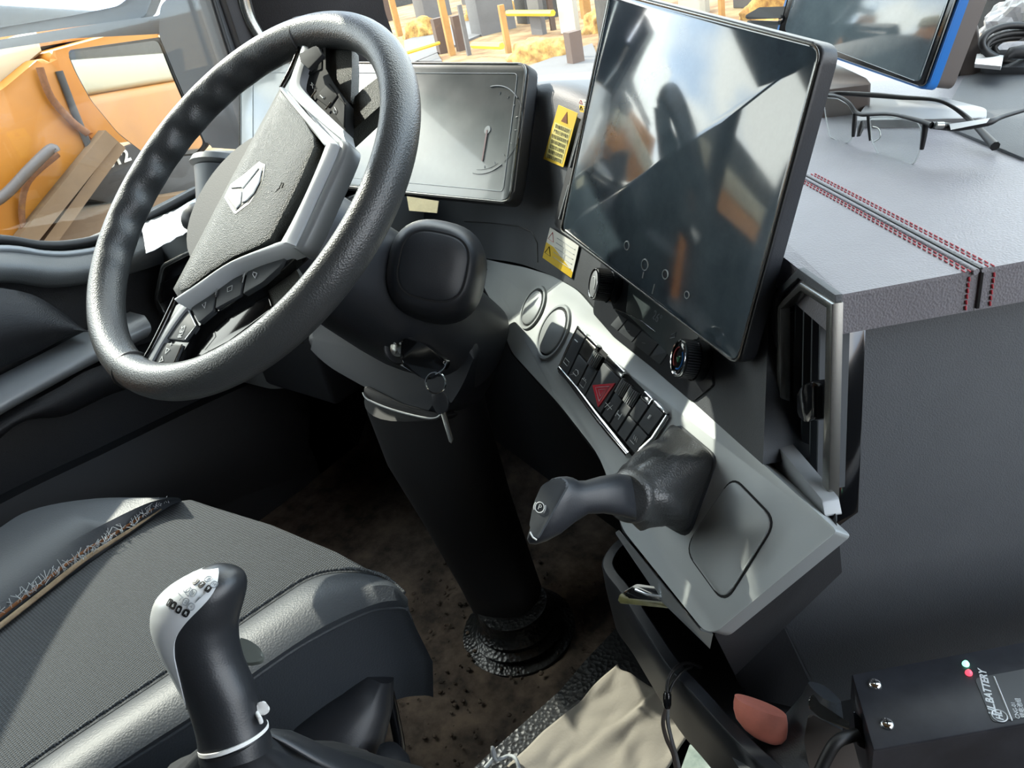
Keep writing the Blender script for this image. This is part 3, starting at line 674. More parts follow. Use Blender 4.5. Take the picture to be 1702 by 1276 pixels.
def knob(x, y, rpx, d_out, label, ringm, hot):
    ax = V((-.62, -.62, .30)).normalized()
    c = at(x, y, 1.0); P0 = KP(x, y)   # depth of the panel there
    dd = (M3.transposed() @ (KP(x + 38, y + 5) - CAM)).z
    r = rpx / FPX * (dd - d_out)
    back = KP(x + 38, y + 5)
    f = at(x, y, (M3.transposed() @ (back - CAM)).z - d_out)
    ax = (f - back).normalized(); L0 = (f - back).length
    k = thing('rotary_knob', back, label, 'knob')
    nrm = V((-.66, -.66, .36)).normalized(); u = nrm.cross(Z).normalized(); v = nrm.cross(u)
    def rg(t, rr): return ring(back + (f - back) * t, u, v, rr, rr, 44)
    loft('knob_body', [rg(-.1, r * 1.12), rg(.35, r * 1.10), rg(.36, r * 1.0), rg(.93, r * .97), rg(.98, r * .93)], 'gloss', k)
    bm = bmesh.new()
    for i in range(44):
        an = 2 * math.pi * i / 44; q = u * math.cos(an) + v * math.sin(an)
        bar('x', back + (f - back) * .40 + q * r * .99, back + (f - back) * .92 + q * r * .97, .0011, .0012, q, 'black', bm=bm)
    bm2(bm, 'grip_ribs', 'black', k)
    loft('knob_ring', [rg(.96, r * .95), rg(1.0, r * .94), rg(1.02, r * .90), rg(1.01, r * .84), rg(.97, r * .83)], ringm, k, cap=False)
    fc = loft('knob_face', [rg(.97, r * .85), rg(.985, r * .80)], 'greytrim' if not hot else 'gloss', k)
    cc = f - (f - back) * .005
    if hot:
        for (a0, a1, mm) in ((100, 250, 'blue'), (-70, 80, 'ledred_p')):
            tube('scale_arc', [cc + (u * math.cos(math.radians(t)) + v * math.sin(math.radians(t))) * r * .55 for t in range(a0, a1, 10)], r * .04, M.get(mm) or mat('scale_red', rgb(150, 52, 52), .4), fc, seg=5)
        tube('knob_icon', [cc + u * r * .1, cc - u * r * .1 + v * r * .15, cc - u * r * .1 - v * r * .15], r * .05, mat('scale_green', rgb(60, 130, 90), .4), fc, seg=5)
    else:
        tube('knob_icon', [cc + (u * math.cos(math.radians(t)) + v * math.sin(math.radians(t))) * r * .42 for t in range(150, 330, 15)], r * .045, 'icon', fc, seg=5)
    return k
knob(986, 471, 27, .035, 'upper small rotary knob with silver rim under the left corner of the touchscreen', 'chrome', False)
knob(1127, 595, 33, .038, 'larger rotary temperature knob with blue and red arc and silver rim', 'chrome', True)

# ================================================================== air vent
av = thing('air_vent', VP(1330, 860), 'tall hexagonal air vent with pale satin frame and upright slats', 'air vent')
vo = VP.L([(1282, 492), (1326, 446), (1388, 490), (1380, 868), (1372, 862), (1278, 748)], .004)
vi = VP.L([(1289, 496), (1326, 462), (1377, 498), (1371, 852), (1362, 838), (1287, 742)], .004)
frame_loop('leather_surround', vo, vi, VP.n, .005, 'sleather', av, bev=.002)
o2 = VP.L([(1290, 508), (1328, 470), (1382, 505), (1376, 858), (1364, 846), (1290, 752)], .008)
i2 = VP.L([(1296, 514), (1329, 484), (1372, 512), (1364, 838), (1356, 820), (1296, 738)], .008)
frame_loop('vent_frame', [o2[0], o2[1], o2[2], o2[3], o2[4], o2[5]], i2, VP.n, .008, 'dchrome', av, bev=.002)
plate('chrome_sill', rnd(VP.L([(1279, 744), (1290, 738), (1366, 830), (1372, 860), (1346, 838), (1279, 762)], .016), .002), VP.n, .012, 'greytrim', av, bev=.003)
tube('inner_line', VP.L([(1294, 738), (1320, 780), (1360, 826)], .010), .0012, 'chrome', av, seg=6)
plate('vent_back', VP.L([(1288, 500), (1328, 470), (1380, 500), (1370, 850), (1290, 745)], -.035), VP.n, .004, 'dark', av)
plate('duct_wall', [VP(1292, 505, 0), VP(1292, 745, 0), VP(1292, 745, -.034), VP(1292, 505, -.034)], V((.7, -.7, 0)), .002, 'gloss', av)
for i, (x0, y0, x1, y1) in enumerate(((1309, 520, 1303, 750), (1322, 505, 1316, 765), (1336, 500, 1331, 780), (1350, 508, 1345, 798), (1363, 520, 1357, 815))):
    a, b = VP(x0, y0, -.004), VP(x1, y1, -.004)
    bm = bmesh.new(); d = VP.n; wv = (b - a).normalized().cross(d)
    loft('x', [[p + wv * .0009, p + wv * .0013 - d * .008, p + wv * .0006 - d * .022, p - wv * .0006 - d * .022, p - wv * .0013 - d * .008, p - wv * .0009] for p in (a, b)], None, bm=bm)
    bm2(bm, 'slat', 'button', av)
tb = VP.L([(1323, 655), (1334, 640), (1348, 632), (1352, 640), (1352, 698), (1340, 702), (1328, 696), (1323, 684)], .012)
plate('vent_tab', rnd(tb, .002, 2), VP.n, .016, 'gloss', av, bev=.002)
# left vent frame by the door, chrome
LV = PL((-.42, .145, .6), (.25, -.96, .1))
lv = thing('air_vent', (-.42, .15, .6), 'chrome rimmed dark air vent by the driver door behind the wheel', 'air vent')
lo_ = LV.L([(336, 404), (266, 440), (254, 500), (268, 528), (330, 560), (420, 470)])
li = [sum(lo_, V()) / 6 + (p - sum(lo_, V()) / 6) * .86 for p in lo_]
frame_loop('vent_frame', rnd(lo_, .01), rnd(li, .008), LV.n, .012, 'dchrome', lv, bev=.003)
plate('vent_back', rnd([p - LV.n * .01 for p in lo_], .01), LV.n, .01, 'dark', lv)
for k in range(3):
    a = LV(270, 470 + k * 16, -.004); b = LV(340, 438 + k * 16, -.004); bar('slat', a, b, .010, .0016, LV.n.cross(b - a), 'gloss', lv)
box('dash_end', (-.595, .16, .36), (-.22, .44, .655), 'matte', dash, bev=.01)
# ================================================================== STEERING WHEEL
WN = V((0, -.6, .8)); WP = PL((0, 0, .78), WN); WC = V((0, 0, .78)); WU = V((0, .8, .6)); WR = V((1, 0, 0))
sw_ = thing('steering_wheel', WC, 'black grained leather steering wheel turned a quarter, with silver trimmed spokes', 'steering wheel')
def wang(x, y):
    p = WP(x, y) - WC; return math.atan2(p.dot(WU), p.dot(WR))
RC, RT = .2105, .0195
n_ = 220; seg = 28; rings = []
g0, g1_a = math.degrees(wang(215, 440)) % 360, math.degrees(wang(450, 112)) % 360
GZ = (min(g0, g1_a), max(g0, g1_a))
for i in range(n_):
    a = 2 * math.pi * i / n_; rd = WR * math.cos(a) + WU * math.sin(a)
    c = WC + rd * RC; r = []
    da = (math.degrees(a)) % 360
    # finger scallops on the inner back side of the grip zones
    sc_ = 0
    for lo, hi in (GZ,):
        if lo < da < hi: sc_ = math.sin(math.pi * (da - lo) / (hi - lo)) ** .5 * (.0034 * math.sin(math.radians((da - lo) * 30)) + .0004)
    thick = 1.0
    for k in range(seg):
        b = 2 * math.pi * k / seg; cb, sb_ = math.cos(b), math.sin(b)
        rr = RT * thick
        inn = max(0, -cb)
        r.append(c + rd * cb * (rr * .92 + sc_ * inn * 1.0) + WN * sb_ * rr * 1.06)
    rings.append(r)
loft('rim', rings, 'wheel', sw_, close=True)
for (x, y) in ((204, 640), (503, 62)):
    a = wang(x, y); rd = WR * math.cos(a) + WU * math.sin(a); tn = WN.cross(rd)
    c = WC + rd * RC
    lathe('rim_seam', c - tn * .0018, tn, [(0, RT * 1.0), (.0008, RT * 1.055), (.0028, RT * 1.055), (.0036, RT * 1.0)], 'seal', sw_, n=28)
# airbag pad : crowned prism
padf = [(466, 152), (482, 172), (505, 200), (520, 226), (522, 243), (500, 296), (476, 345), (449, 396), (430, 408), (386, 427), (348, 452), (313, 478), (300, 482), (296, 474), (330, 414), (382, 312), (424, 234)]
pf = WP.L(padf, .014); cc = sum(pf, V()) / len(pf)
padb = [(468, 142), (490, 164), (514, 192), (538, 222), (544, 248), (516, 306), (488, 354), (460, 404), (440, 412), (392, 434), (352, 458), (314, 488), (296, 494), (288, 480), (324, 412), (378, 308), (422, 226)]
pb = WP.L(padb, -.004)
rr_ = []
for t, h in ((1, 0), (.55, .010), (.2, .0145)):
    rr_.append([b * t + f * (1 - t) if t > .3 else cc + (f - cc) * 1.0 for b, f in zip(pb, pf)])
rings = [[p - WN * .03 for p in pb], pb, [f + (b - f) * .35 - WN * .003 for b, f in zip(pb, pf)], pf, [cc + (p - cc) * .94 + WN * .0015 for p in pf], [cc + (p - cc) * .6 + WN * .003 for p in pf], [cc + (p - cc) * .2 + WN * .0035 for p in pf]]
loft('airbag_cover', rings, 'pad', sw_)
# emblem : outline plate and three white facets
EP = .0178
em = plate('emblem', WP.L([(431, 268), (435, 272), (441, 273), (437, 300), (428, 320), (414, 340), (411, 340), (391, 356), (388, 353), (372, 328), (383, 306), (405, 290)], EP), WN, .002, 'dchrome', sw_, bev=.0003)
plate('emblem_field', WP.L([(431, 273), (437, 277), (434, 300), (425, 318), (412, 336), (408, 336), (391, 350), (376, 327), (386, 308), (408, 291)], EP + .0004), WN, .0008, 'dicon', em)
for pts in ([(429, 279), (403, 313), (401, 310), (384, 312), (396, 303), (410, 293)], [(432, 281), (434, 282), (430, 302), (421, 320), (409, 333), (402, 336), (403, 318), (405, 314)], [(382, 315), (396, 314), (401, 318), (399, 338), (392, 346), (377, 326)]):
    plate('emblem_facet', WP.L(pts, EP + .0014), WN, .0012, 'icon', em, bev=.0002)
iconh = tube('horn_mark', WP.L([(457, 320), (464, 313), (468, 304), (471, 304), (468, 312)], EP - .001), .0004, 'dicon', sw_, seg=5)
# silver V trims : sweep of an inner bright bar and outer grey bar
def strip(name, inner, outer, offi, offo, m, par=None, th=.008, k=5, crown=.003):
    I = catmull(WP.L(inner, offi), k); O_ = catmull(WP.L(outer, offo), k); rings = []
    for a, b in zip(I, O_):
        r = []
        for j in range(7):
            t = j / 6; r.append(a * (1 - t) + b * t + WN * crown * math.sin(math.pi * t))
        r += [b - WN * th, a - WN * th]
        rings.append(r)
    return loft(name, rings, m, par or sw_)
strip('silver_trim', [(466, 150), (476, 166), (500, 196), (536, 238), (538, 250), (506, 326), (470, 396), (458, 404), (386, 434), (330, 470), (292, 496)],
      [(472, 146), (486, 162), (514, 194), (556, 234), (559, 250), (524, 328), (492, 400), (480, 410), (392, 441), (334, 480), (297, 504)], .011, .009, 'silver', th=.02)
strip('grey_trim_band', [(560, 236), (563, 250), (530, 328), (494, 402), (484, 408)], [(574, 232), (580, 250), (545, 330), (508, 408), (494, 416)], .006, .003, 'greytrim', crown=.002, th=.016)
strip('upper_bezel', [(511, 78), (511, 90), (499, 130), (503, 148), (538, 184), (571, 215)], [(501, 78), (497, 92), (482, 136), (486, 160), (530, 200), (576, 238)], .004, .004, 'silver', crown=.002, th=.014)
strip('lower_bezel', [(484, 410), (400, 444), (336, 480), (300, 508), (262, 562), (240, 602)], [(488, 416), (404, 450), (342, 486), (308, 514), (272, 564), (250, 604)], -.001, -.001, 'greytrim', crown=.001)
tube('spoke_edge', WP.L([(292, 496), (268, 548), (244, 592), (226, 612)], .0), [.003, .0035, .003, .002], 'gloss', sw_, seg=8, sub=3)
tube('spoke_edge', WP.L([(499, 78), (486, 112), (468, 146)], .0), [.003, .0035, .003], 'gloss', sw_, seg=8, sub=3)
# upper spoke key pad
ku = [(511, 78), (540, 66), (541, 72), (539, 116), (575, 169), (574, 222), (536, 182), (502, 147), (499, 131), (511, 92)]
kp = plate('spoke_panel', WP.L(ku, -.006), WN, .012, 'key', sw_, bev=.002)
for pts in ([(512, 92), (536, 78), (535, 115), (504, 128)], [(503, 132), (532, 119), (536, 120), (545, 134), (520, 160), (506, 146)], [(546, 136), (562, 158), (546, 180), (522, 161)], [(563, 160), (573, 172), (572, 214), (548, 182)]):
    c = sum(WP.L(pts, -.004), V()) / 4; plate('spoke_button', rnd([c + (p - c) * .94 for p in WP.L(pts, -.0045)], .002, 2), WN, .005, 'key', kp, bev=.001)
for a, b in (((517, 162), (525, 151)), ((541, 182), (550, 170))): tube('divider', WP.L([a, b], -.003), .0009, 'chrome', kp, seg=6)
for (x, y) in ((518, 104), (520, 111)): tube('icon', WP.L([(x - 3, y - 2), (x + 4, y - 4), (x + 4, y + 2), (x - 3, y + 3)], -.0035), .0004, 'icon', kp, seg=4, closed=True)
tube('icon', WP.L([(516, 141), (522, 142), (518, 137), (520, 147)], -.0035), .0004, 'icon', kp, seg=4)
tube('icon', WP.L([(532, 158), (537, 163), (539, 160)], -.0035), .0005, 'icon', kp, seg=4)
tube('icon', WP.L([(554, 184), (556, 178), (559, 184), (556, 189)], -.0035), .0004, 'icon', kp, seg=4, closed=True)
# upper thumb rest and back spoke
plate('thumb_rest', rnd(WP.L([(540, 66), (584, 78), (585, 110), (583, 170), (576, 170), (539, 117)], -.014), .004), WN, .012, 'pad', sw_, bev=.004)
def wedge(name, front, back, o0, o1, m):
    return loft(name, [WP.L(front, o0), WP.L(back, o1)], m, sw_, smooth=False)
wedge('back_spoke', [(574, 178), (600, 150), (650, 112), (655, 160), (636, 172), (580, 222)], [(580, 190), (604, 160), (655, 122), (655, 190), (640, 200), (586, 250)], -.020, -.045, 'pad')
wedge('back_spoke', [(440, 468), (484, 430), (500, 462), (520, 500), (452, 512)], [(446, 474), (490, 436), (512, 470), (530, 510), (458, 520)], -.018, -.045, 'pad')
# lower spoke buttons
lb = plate('spoke_panel', WP.L([(292, 506), (330, 482), (400, 448), (486, 414), (498, 420), (470, 446), (437, 470), (402, 494), (356, 518), (330, 540), (312, 572), (290, 612), (262, 612), (236, 604), (262, 560)], -.007), WN, .012, 'gloss', sw_, bev=.002)
bts = []
for pts in ([(409, 451), (478, 420), (468, 440), (436, 469), (402, 490)], [(362, 474), (406, 453), (400, 490), (356, 514)], [(316, 512), (360, 476), (354, 516), (329, 537)], [(293, 522), (313, 515), (326, 541), (307, 567), (263, 562)], [(261, 567), (303, 571), (288, 607), (243, 601)]):
    P = WP.L(pts, -.0035); c = sum(P, V()) / len(P); bts.append(plate('spoke_button', rnd([c + (p - c) * .96 for p in P], .002, 2), WN, .006, 'button', lb, bev=.001))
for a, b in (((407, 452), (402, 470)), ((362, 475), (358, 494))): tube('divider', WP.L([a, b], -.002), .0011, 'chrome', lb, seg=6)
tube('icon', WP.L([(420, 456), (424, 462), (427, 454), (421, 452)], -.0025), .0005, 'icon', lb, seg=4, closed=True)
tube('icon', WP.L([(378, 478), (386, 474), (385, 482), (378, 485)], -.0025), .0004, 'icon', lb, seg=4, closed=True)
tube('icon', WP.L([(336, 506), (342, 502), (340, 512)], -.0025), .0004, 'icon', lb, seg=4, closed=True)
text('RES', 'icon', WP, 302, 551, -.0028, .009, (305, 543), 'icon', lb, .0001)
text('▽ ◁ +', 'icon', WP, 276, 586, -.0028, .008, (284, 572), 'icon', lb, .0001)
tube('button_line', WP.L([(314, 516), (326, 541), (308, 564)], -.0022), .0007, 'chrome', lb, seg=5)
tube('button_line', WP.L([(303, 572), (288, 606)], -.0022), .0006, 'chrome', lb, seg=5)
plate('thumb_rest', rnd(WP.L([(330, 540), (402, 494), (440, 470), (452, 512), (380, 566), (300, 608), (290, 610)], -.016), .004), WN, .01, 'gloss', sw_, bev=.003)
# hub body behind the pad
CA = -WN
lathe('hub_body', WC + CA * .004, CA, [(0, .085), (.02, .088), (.04, .075), (.065, .06)], 'matte', sw_, n=36)

# ================================================================== STEERING COLUMN
sc_t = thing('steering_column', (.076, .135, 0), 'black moulded steering column with ignition lock and round side cap, standing on the floor', 'steering column')
def cr_(c, u, v, a, b, p=2.6, n=36): return ring(c, u, v, a, b, n, p)
X_ = V((1, 0, 0))
# shroud behind the wheel, swelling towards the lock
Sh = []
for k, a, b, dx in ((.055, .062, .058, 0), (.08, .068, .062, .004), (.13, .074, .066, .008), (.19, .080, .070, .014), (.25, .086, .072, .022), (.31, .086, .072, .03), (.36, .080, .070, .036)):
    Sh.append(cr_(WC + CA * k + V((dx, 0, 0)), X_, WU, a, b))
ush = loft('upper_shroud', Sh, 'black', sc_t); HS = hitter(ush)
def sdepth(x, y):
    q = HS(x, y)
    return (M3.transposed() @ (q - CAM)).z if q else 1.0

# pod with round-square cap towards the passenger side
pc = at(722, 446, .87); pn = V((.62, -.62, .48)).normalized(); pu = (at(740, 380, .905) - pc); pu = (pu - pn * pu.dot(pn)).normalized(); pv = pn.cross(pu)
rp = .053
prof = [(-.10, 1.05), (-.05, 1.12), (-.02, 1.10), (.0, 1.02), (.012, .9), (.018, .78)]
loft('pod', [ring(pc + pn * d, pu, pv, rp * k, rp * k * .98, 40, 2.5) for d, k in prof], 'black', sc_t)
cp_ = loft('pod_cap', [ring(pc + pn * d, pu, pv, rp * k, rp * k, 40, 3) for d, k in ((.012, .70), (.0195, .69), (.0205, .66), (.0225, .35), (.023, .1))], 'black', sc_t)
loft('cap_groove', [ring(pc + pn * .0188, pu, pv, rp * k, rp * k, 40, 3) for k in (.70, .735)], 'dark', cp_, cap=False)
# lock barrel
CR_, CUp_ = M3 @ V((1, 0, 0)), M3 @ V((0, -1, 0))
kc = at(664, 578, sdepth(664, 578) - .004); kn = V((.35, -.80, .45)).normalized()
lathe('lock_boss', kc - kn * .03, kn, [(0, .026), (.02, .024), (.030, .021), (.033, .018), (.031, .015)], 'black', sc_t, n=32)
lathe('lock_barrel', kc - kn * .01, kn, [(0, .012), (.012, .012), (.014, .010)], 'dchrome', sc_t, n=24)
for i in range(4):
    p = kc + kn * .004 + (CR_ * ((i % 2) - .5) * .007 - CUp_ * ((i // 2) - .5) * .011); lathe('lock_pin', p, kn, [(0, .0018), (.002, .0015)], 'chrome', sc_t, n=10)
# lower shroud, from left tip to the right side, with pale trim strip
def blk(name, pts_f, d0, depth, m, par, bev=.006):
    P = [at(x, y, d) for (x, y, d) in pts_f]
    nn = (CAM - sum(P, V()) / len(P)).normalized()
    nn = (P[1] - P[0]).cross(P[2] - P[0]).normalized(); 
    if nn.dot(CAM - P[0]) < 0: nn = -nn
    return plate(name, P, nn, depth, m, par, bev=bev, seg=3)
LSP = PL(at(670, 600, 1.0), (.30, -.80, .52))
blr = rnd(LSP.L([(497, 560), (560, 520), (640, 500), (800, 560), (770, 640), (735, 692), (668, 676), (604, 642), (540, 606)]), .03, 5)
plate('lower_shroud', blr, LSP.n, .10, 'black', sc_t, bev=.012, seg=4)
plate('front_lip', rnd(LSP.L([(604, 640), (668, 672), (738, 690), (726, 700), (660, 694), (606, 660)], .004), .006), LSP.n, .05, 'matte', sc_t, bev=.004)
tube('trim_strip', LSP.L([(603, 652), (612, 664), (650, 680), (700, 693), (724, 694), (736, 684)], .006), [.001, .0014, .0014, .0014, .001, .0006], 'silver', sc_t, seg=8, sub=4)
lathe('screw_tip', LSP(497, 566, .004), LSP.n, [(-.006, .004), (.001, .004), (.002, .003)], 'chrome', sc_t, n=12)
# leg down to the floor with rubber boot
f0 = V((.085, .16, 0))
legs = []
for (x, y, d, a, b) in ((700, 640, 1.10, .085, .07), (730, 740, 1.14, .082, .065), (775, 840, 1.19, .070, .06), (820, 940, 1.225, .060, .055), (850, 1010, 1.245, .055, .052), (862, 1050, 1.26, .054, .052)):
    legs.append(ring(at(x, y, d), V((.8, .3, 0)).normalized(), V((-.3, .8, .2)).normalized(), a, b, 32, 2.5))
loft('column_leg', legs, 'matte', sc_t)
bc = at(866, 1060, 1.26); bc.z = .0
lathe('floor_boot', V((bc.x, bc.y, -.01)), Z, [(0, .095), (.012, .092), (.016, .075), (.026, .078), (.032, .066), (.042, .069), (.05, .058), (.07, .056)], 'rubber', sc_t, n=36)
# stalks : left lamp stalk and rotary switch seen through the wheel
stk = thing('control_stalk', WC + CA * .1, 'dark stalk with ribbed rotary end and round lamp symbol, left behind the wheel pad', 'stalk')
a, b = at(395, 400, .98), at(326, 362, .99)
lathe('stalk_arm', a, (b - a), [(-.05, .012), ((b - a).length * .6, .012)], 'matte', stk, n=20)
ax_ = (b - a).normalized(); 
lathe('rotary_end', b - ax_ * .03, ax_, [(0, .014), (.002, .017), (.014, .0175), (.016, .019), (.036, .019), (.040, .016)], 'black', stk, n=28)
s2 = PL(b + (CAM - b).normalized() * .019, (CAM - b)); tube('lamp_symbol', catmull(s2.L([(324, 357), (329, 358), (328, 364), (323, 363)]), 4), .0005, 'icon', stk, seg=4, closed=False)
# cup shaped pod on the shelf beyond the wheel
pod = thing('speaker_pod', at(370, 330, 1.2), 'squat grey round pod with tilted domed cap at the door end of the dash', 'pod')
pa = at(368, 352, 1.2); ptop = at(372, 268, 1.2); pax = (ptop - pa)
u1 = (at(400, 262, 1.2) - ptop).normalized()
lathe('pod_body', pa, pax, [(-.01, .036), (pax.length * .5, .040), (pax.length * .82, .043)], 'mhouse', pod, n=28)
lathe('pod_cap', pa, pax, [(pax.length * .84, .044), (pax.length * .9, .050), (pax.length * 1.02, .046), (pax.length * 1.06, .03)], 'mhouse', pod, n=28)
# dash end: black defroster strip and white creased sheet painting the sunlit shelf by the window
SP = PL((0, 0, .662), (0, 0, 1))
df = plate('defrost_slot', rnd(SP.L([(258, 372), (340, 318), (352, 324), (350, 334), (262, 384)], .002), .004), Z, .01, 'gloss', None, bev=.002)
tag(df, 'long narrow black air slot along the window on the dash shelf', 'air slot')
bm = bmesh.new(); Qf = SP.L([(236, 376), (330, 334), (340, 372), (244, 424)], .004); gx, gy = 18, 8
from mathutils import noise as _n
vv = [[bm.verts.new(quad(Qf, i / gx, j / gy) + Z * (.004 * abs(_n.noise(V((i * .5, j * .7, 0)))) + .001)) for i in range(gx + 1)] for j in range(gy + 1)]
for j in range(gy):
    for i in range(gx): bm.faces.new((vv[j][i], vv[j][i + 1], vv[j + 1][i + 1], vv[j + 1][i]))
fo = bm2(bm, 'sunlit_shelf_patch', 'nylon'); tag(fo, 'white creased patch standing in for sunlight on the dash shelf by the window', 'sunlit patch')
md = fo.modifiers.new('t', 'SOLIDIFY'); md.thickness = .0008
# right stalk just visible under the pad, lit tip
# ================================================================== KEYS
ky = thing('car_key', kc, 'black remote key plugged into the ignition lock', 'key')
KPp = PL(at(700, 600, min(sdepth(700, 600), sdepth(740, 600)) - .043), (.35, -.80, .50))
plate('key_fob', rnd(KPp.L([(668, 560), (706, 572), (742, 600), (738, 612), (712, 632), (700, 628), (664, 604)], .006), .006), KPp.n, .014, 'gloss', ky, bev=.004, seg=3)
tube('fob_edge', KPp.L([(666, 606), (690, 620), (708, 630)], .004), .0008, 'chrome', ky, seg=6)
rg_ = thing('key_ring', KPp(724, 634), 'steel split ring hanging from the black remote key', 'key ring')
c = KPp(724, 636, .008); u = (KPp(744, 636, .008) - c).normalized(); v = KPp.n.cross(u)
for k in (-1, 1): tube('ring_wire', ring(c + KPp.n * .0006 * k, u, v, .0125, .0125, 30), .0008, 'chrome', rg_, seg=6, closed=True)
tube('ring_link', catmull(KPp.L([(724, 622), (738, 612), (742, 600), (738, 606)], .010), 4), .0011, 'chrome', rg_, seg=6)
k2 = thing('spare_key', KPp(735, 680), 'small dark key dangling below the split ring', 'key')
plate('key_bow', rnd(KPp.L([(716, 654), (738, 652), (746, 668), (742, 686), (728, 690), (720, 676)], .008), .004), KPp.n, .004, 'black', k2, bev=.001)
plate('key_blade', KPp.L([(732, 686), (740, 684), (753, 730), (750, 737), (746, 734)], .008), KPp.n, .0015, 'dchrome', k2, bev=.0004)

# ================================================================== INSTRUMENT DISPLAY
IP = PL((.12, .33, .745), (-.04, -.82, .57))
idp = thing('instrument_display', IP(700, 330), 'wide glossy driver display in black case behind the steering wheel', 'display')
L1, L2 = IP(440, 104), IP(440, 300)
io = rnd([IP(400, 104), IP(874, 106), IP(846, 334), IP(400, 290)], .014, 6)
plate('display_case', [p - IP.n * .002 for p in rnd([IP(396, 100), IP(880, 103), IP(851, 339), IP(396, 294)], .016, 6)], IP.n, .018, 'matte', idp, bev=.003)
plate('rear_case', rnd([IP(420, 110), IP(890, 112), IP(868, 330), IP(420, 290)], .02, 6) if False else [p - IP.n * .017 for p in rnd([IP(420, 114), IP(872, 116), IP(846, 322), IP(420, 283)], .02, 6)], IP.n, .014, 'black', idp, bev=.004)
plate('display_glass', io, IP.n, .003, 'screen2', idp, bev=.001)
tube('bezel_line', rnd([IP(398, 103, .0008), IP(876, 105, .0008), IP(848, 336, .0008), IP(398, 292, .0008)], .015, 6), .0009, 'dchrome', idp, seg=6, closed=True)
tube('glass_line', rnd([IP(420, 120, .0004), IP(860, 122, .0004), IP(836, 318, .0004), IP(420, 280, .0004)], .006, 4), .0004, 'screenpic', idp, seg=5, closed=True)
gx_, gy_ = 810, 216
gc = IP(gx_, gy_, .0005); gu = (IP(850, gy_, .0005) - gc).normalized(); gv = IP.n.cross(gu)
R_ = (IP(gx_, 146, .0005) - gc).length
for rr, a0, a1, w_ in ((1.0, -100, -48, .0007), (1.0, -45, 40, .0003), (1.0, 45, 100, .0008), (.9, -95, -55, .0003)):
    tube('gauge_arc', [gc + (gu * math.cos(math.radians(t)) + gv * math.sin(math.radians(t))) * R_ * rr for t in range(a0, a1 + 1, 5)], w_, 'gauge', idp, seg=5)
for t in range(-80, 81, 20):
    d = gu * math.cos(math.radians(t)) + gv * math.sin(math.radians(t)); tube('gauge_tick', [gc + d * R_ * .82, gc + d * R_ * .88], .0004, 'gauge', idp, seg=4)
lathe('gauge_hub', gc - IP.n * .0002, IP.n, [(0, .0055), (.0006, .005)], 'gauge', idp, n=20)
plate('gauge_needle', [gc + gv * .0 + gu * .0012 + IP.n * .0008, IP(802, 268, .0012), IP(800, 267, .0012), gc - gu * .0012 + IP.n * .0008], IP.n, .0005, 'needle', idp)
tag(idp, 'wide glossy driver display in black case behind the steering wheel')
# display foot on the dash
lathe('display_foot', V((-.1, .36, .74)), V((0, .2, -.3)), [(0, .03), (.12, .03)], 'matte', idp, n=16)
tube('pocket_outline', [HC(x, y, .0006) for x, y in ((772, 368), (820, 371), (862, 376), (884, 386), (893, 404), (894, 436))], .0009, 'seal', dash, seg=6)
tp = PL(IP(700, 340), (.0, -.9, .42))
to = plate('masking_tape', tp.L([(676, 326), (729, 334), (726, 354), (680, 350)], .002), tp.n, .0008, 'tape', None); tag(to, 'short cream masking tape strip under the driver display bottom edge', 'tape')
# ================================================================== STICKERS and slot module on the face beside the display
KP2 = plane_of([(910, 420), (948, 300), (905, 230)], .003); KP3 = plane_of([(905, 400), (955, 420), (940, 380)], .003)
def mk_sticker(pts, label, style, off=.001):
    s = thing('warning_sticker', KP2(*pts[3], off), label, 'sticker')
    P = KP2.L(pts, off)
    if style == 'yellow':
        plate('sticker_base', rnd(P, .001, 2), KP2.n, .0006, 'yellow', s)
        q = [quad(P, a, b) + KP2.n * .0003 for a, b in ((.08, .30), (.92, .30), (.92, .95), (.08, .95))]
        plate('text_field', q, KP2.n, .0003, mat('sticker_pale', rgb(206, 196, 120), .5) if 'sticker_pale' not in bpy.data.materials else bpy.data.materials['sticker_pale'], s)
        t = [quad(P, a, b) + KP2.n * .0006 for a, b in ((.52, .05), (.68, .24), (.36, .24))]
        plate('warning_triangle', t, KP2.n, .0004, 'rust', s)
        body = ('请勿触摸高温部件', '严禁在行驶中操作', '使用前请阅读说明书', '保持通风散热良好', '发现异常立即停机', '联系服务站检修处', '注意安全谨慎驾驶')
        a = quad(P, .5, .36); b = quad(P, .5, .92)
        for i, tx in enumerate(body):
            c = a * (1 - i / 6) + b * (i / 6)
            px_, py_ = proj(c); q1 = quad(P, .9, .36 + .56 * i / 6); dx, dy = proj(q1)
            text(tx, 'lettering', KP2, px_, py_, off + .0006, .0052, (dx, dy), 'dicon', s, .00005)
    else:
        plate('sticker_base', rnd(P, .001, 2), KP2.n, .0006, 'white', s)
        plate('yellow_band', [quad(P, a, b) + KP2.n * .0003 for a, b in ((0, .48), (.26, .48), (1, .82), (1, 1), (0, 1))], KP2.n, .0003, 'yellow', s)
        for (cx_, cy_, mm) in ((.14, .22, 'red'), (.14, .68, 'dicon')):
            A = [quad(P, cx_ + .0, cy_ - .14) + KP2.n * .0007, quad(P, cx_ + .1, cy_ + .12) + KP2.n * .0007, quad(P, cx_ - .1, cy_ + .12) + KP2.n * .0007]
            tube('warning_triangle', A, .0004, mm, s, seg=4, closed=True)
        for i in range(5):
            tube('text_line', [quad(P, .32, .16 + i * .15) + KP2.n * .0006, quad(P, .92, .16 + i * .15) + KP2.n * .0006], .0005, 'gauge', s, seg=4)
    return s
mk_sticker([(928, 174), (960, 188), (936, 278), (903, 264)], 'yellow warning sticker with rows of small characters, right of the driver display', 'yellow')
mk_sticker([(914, 378), (962, 408), (950, 462), (902, 428)], 'white and yellow warning sticker just above the satin panel edge', 'white', .003)
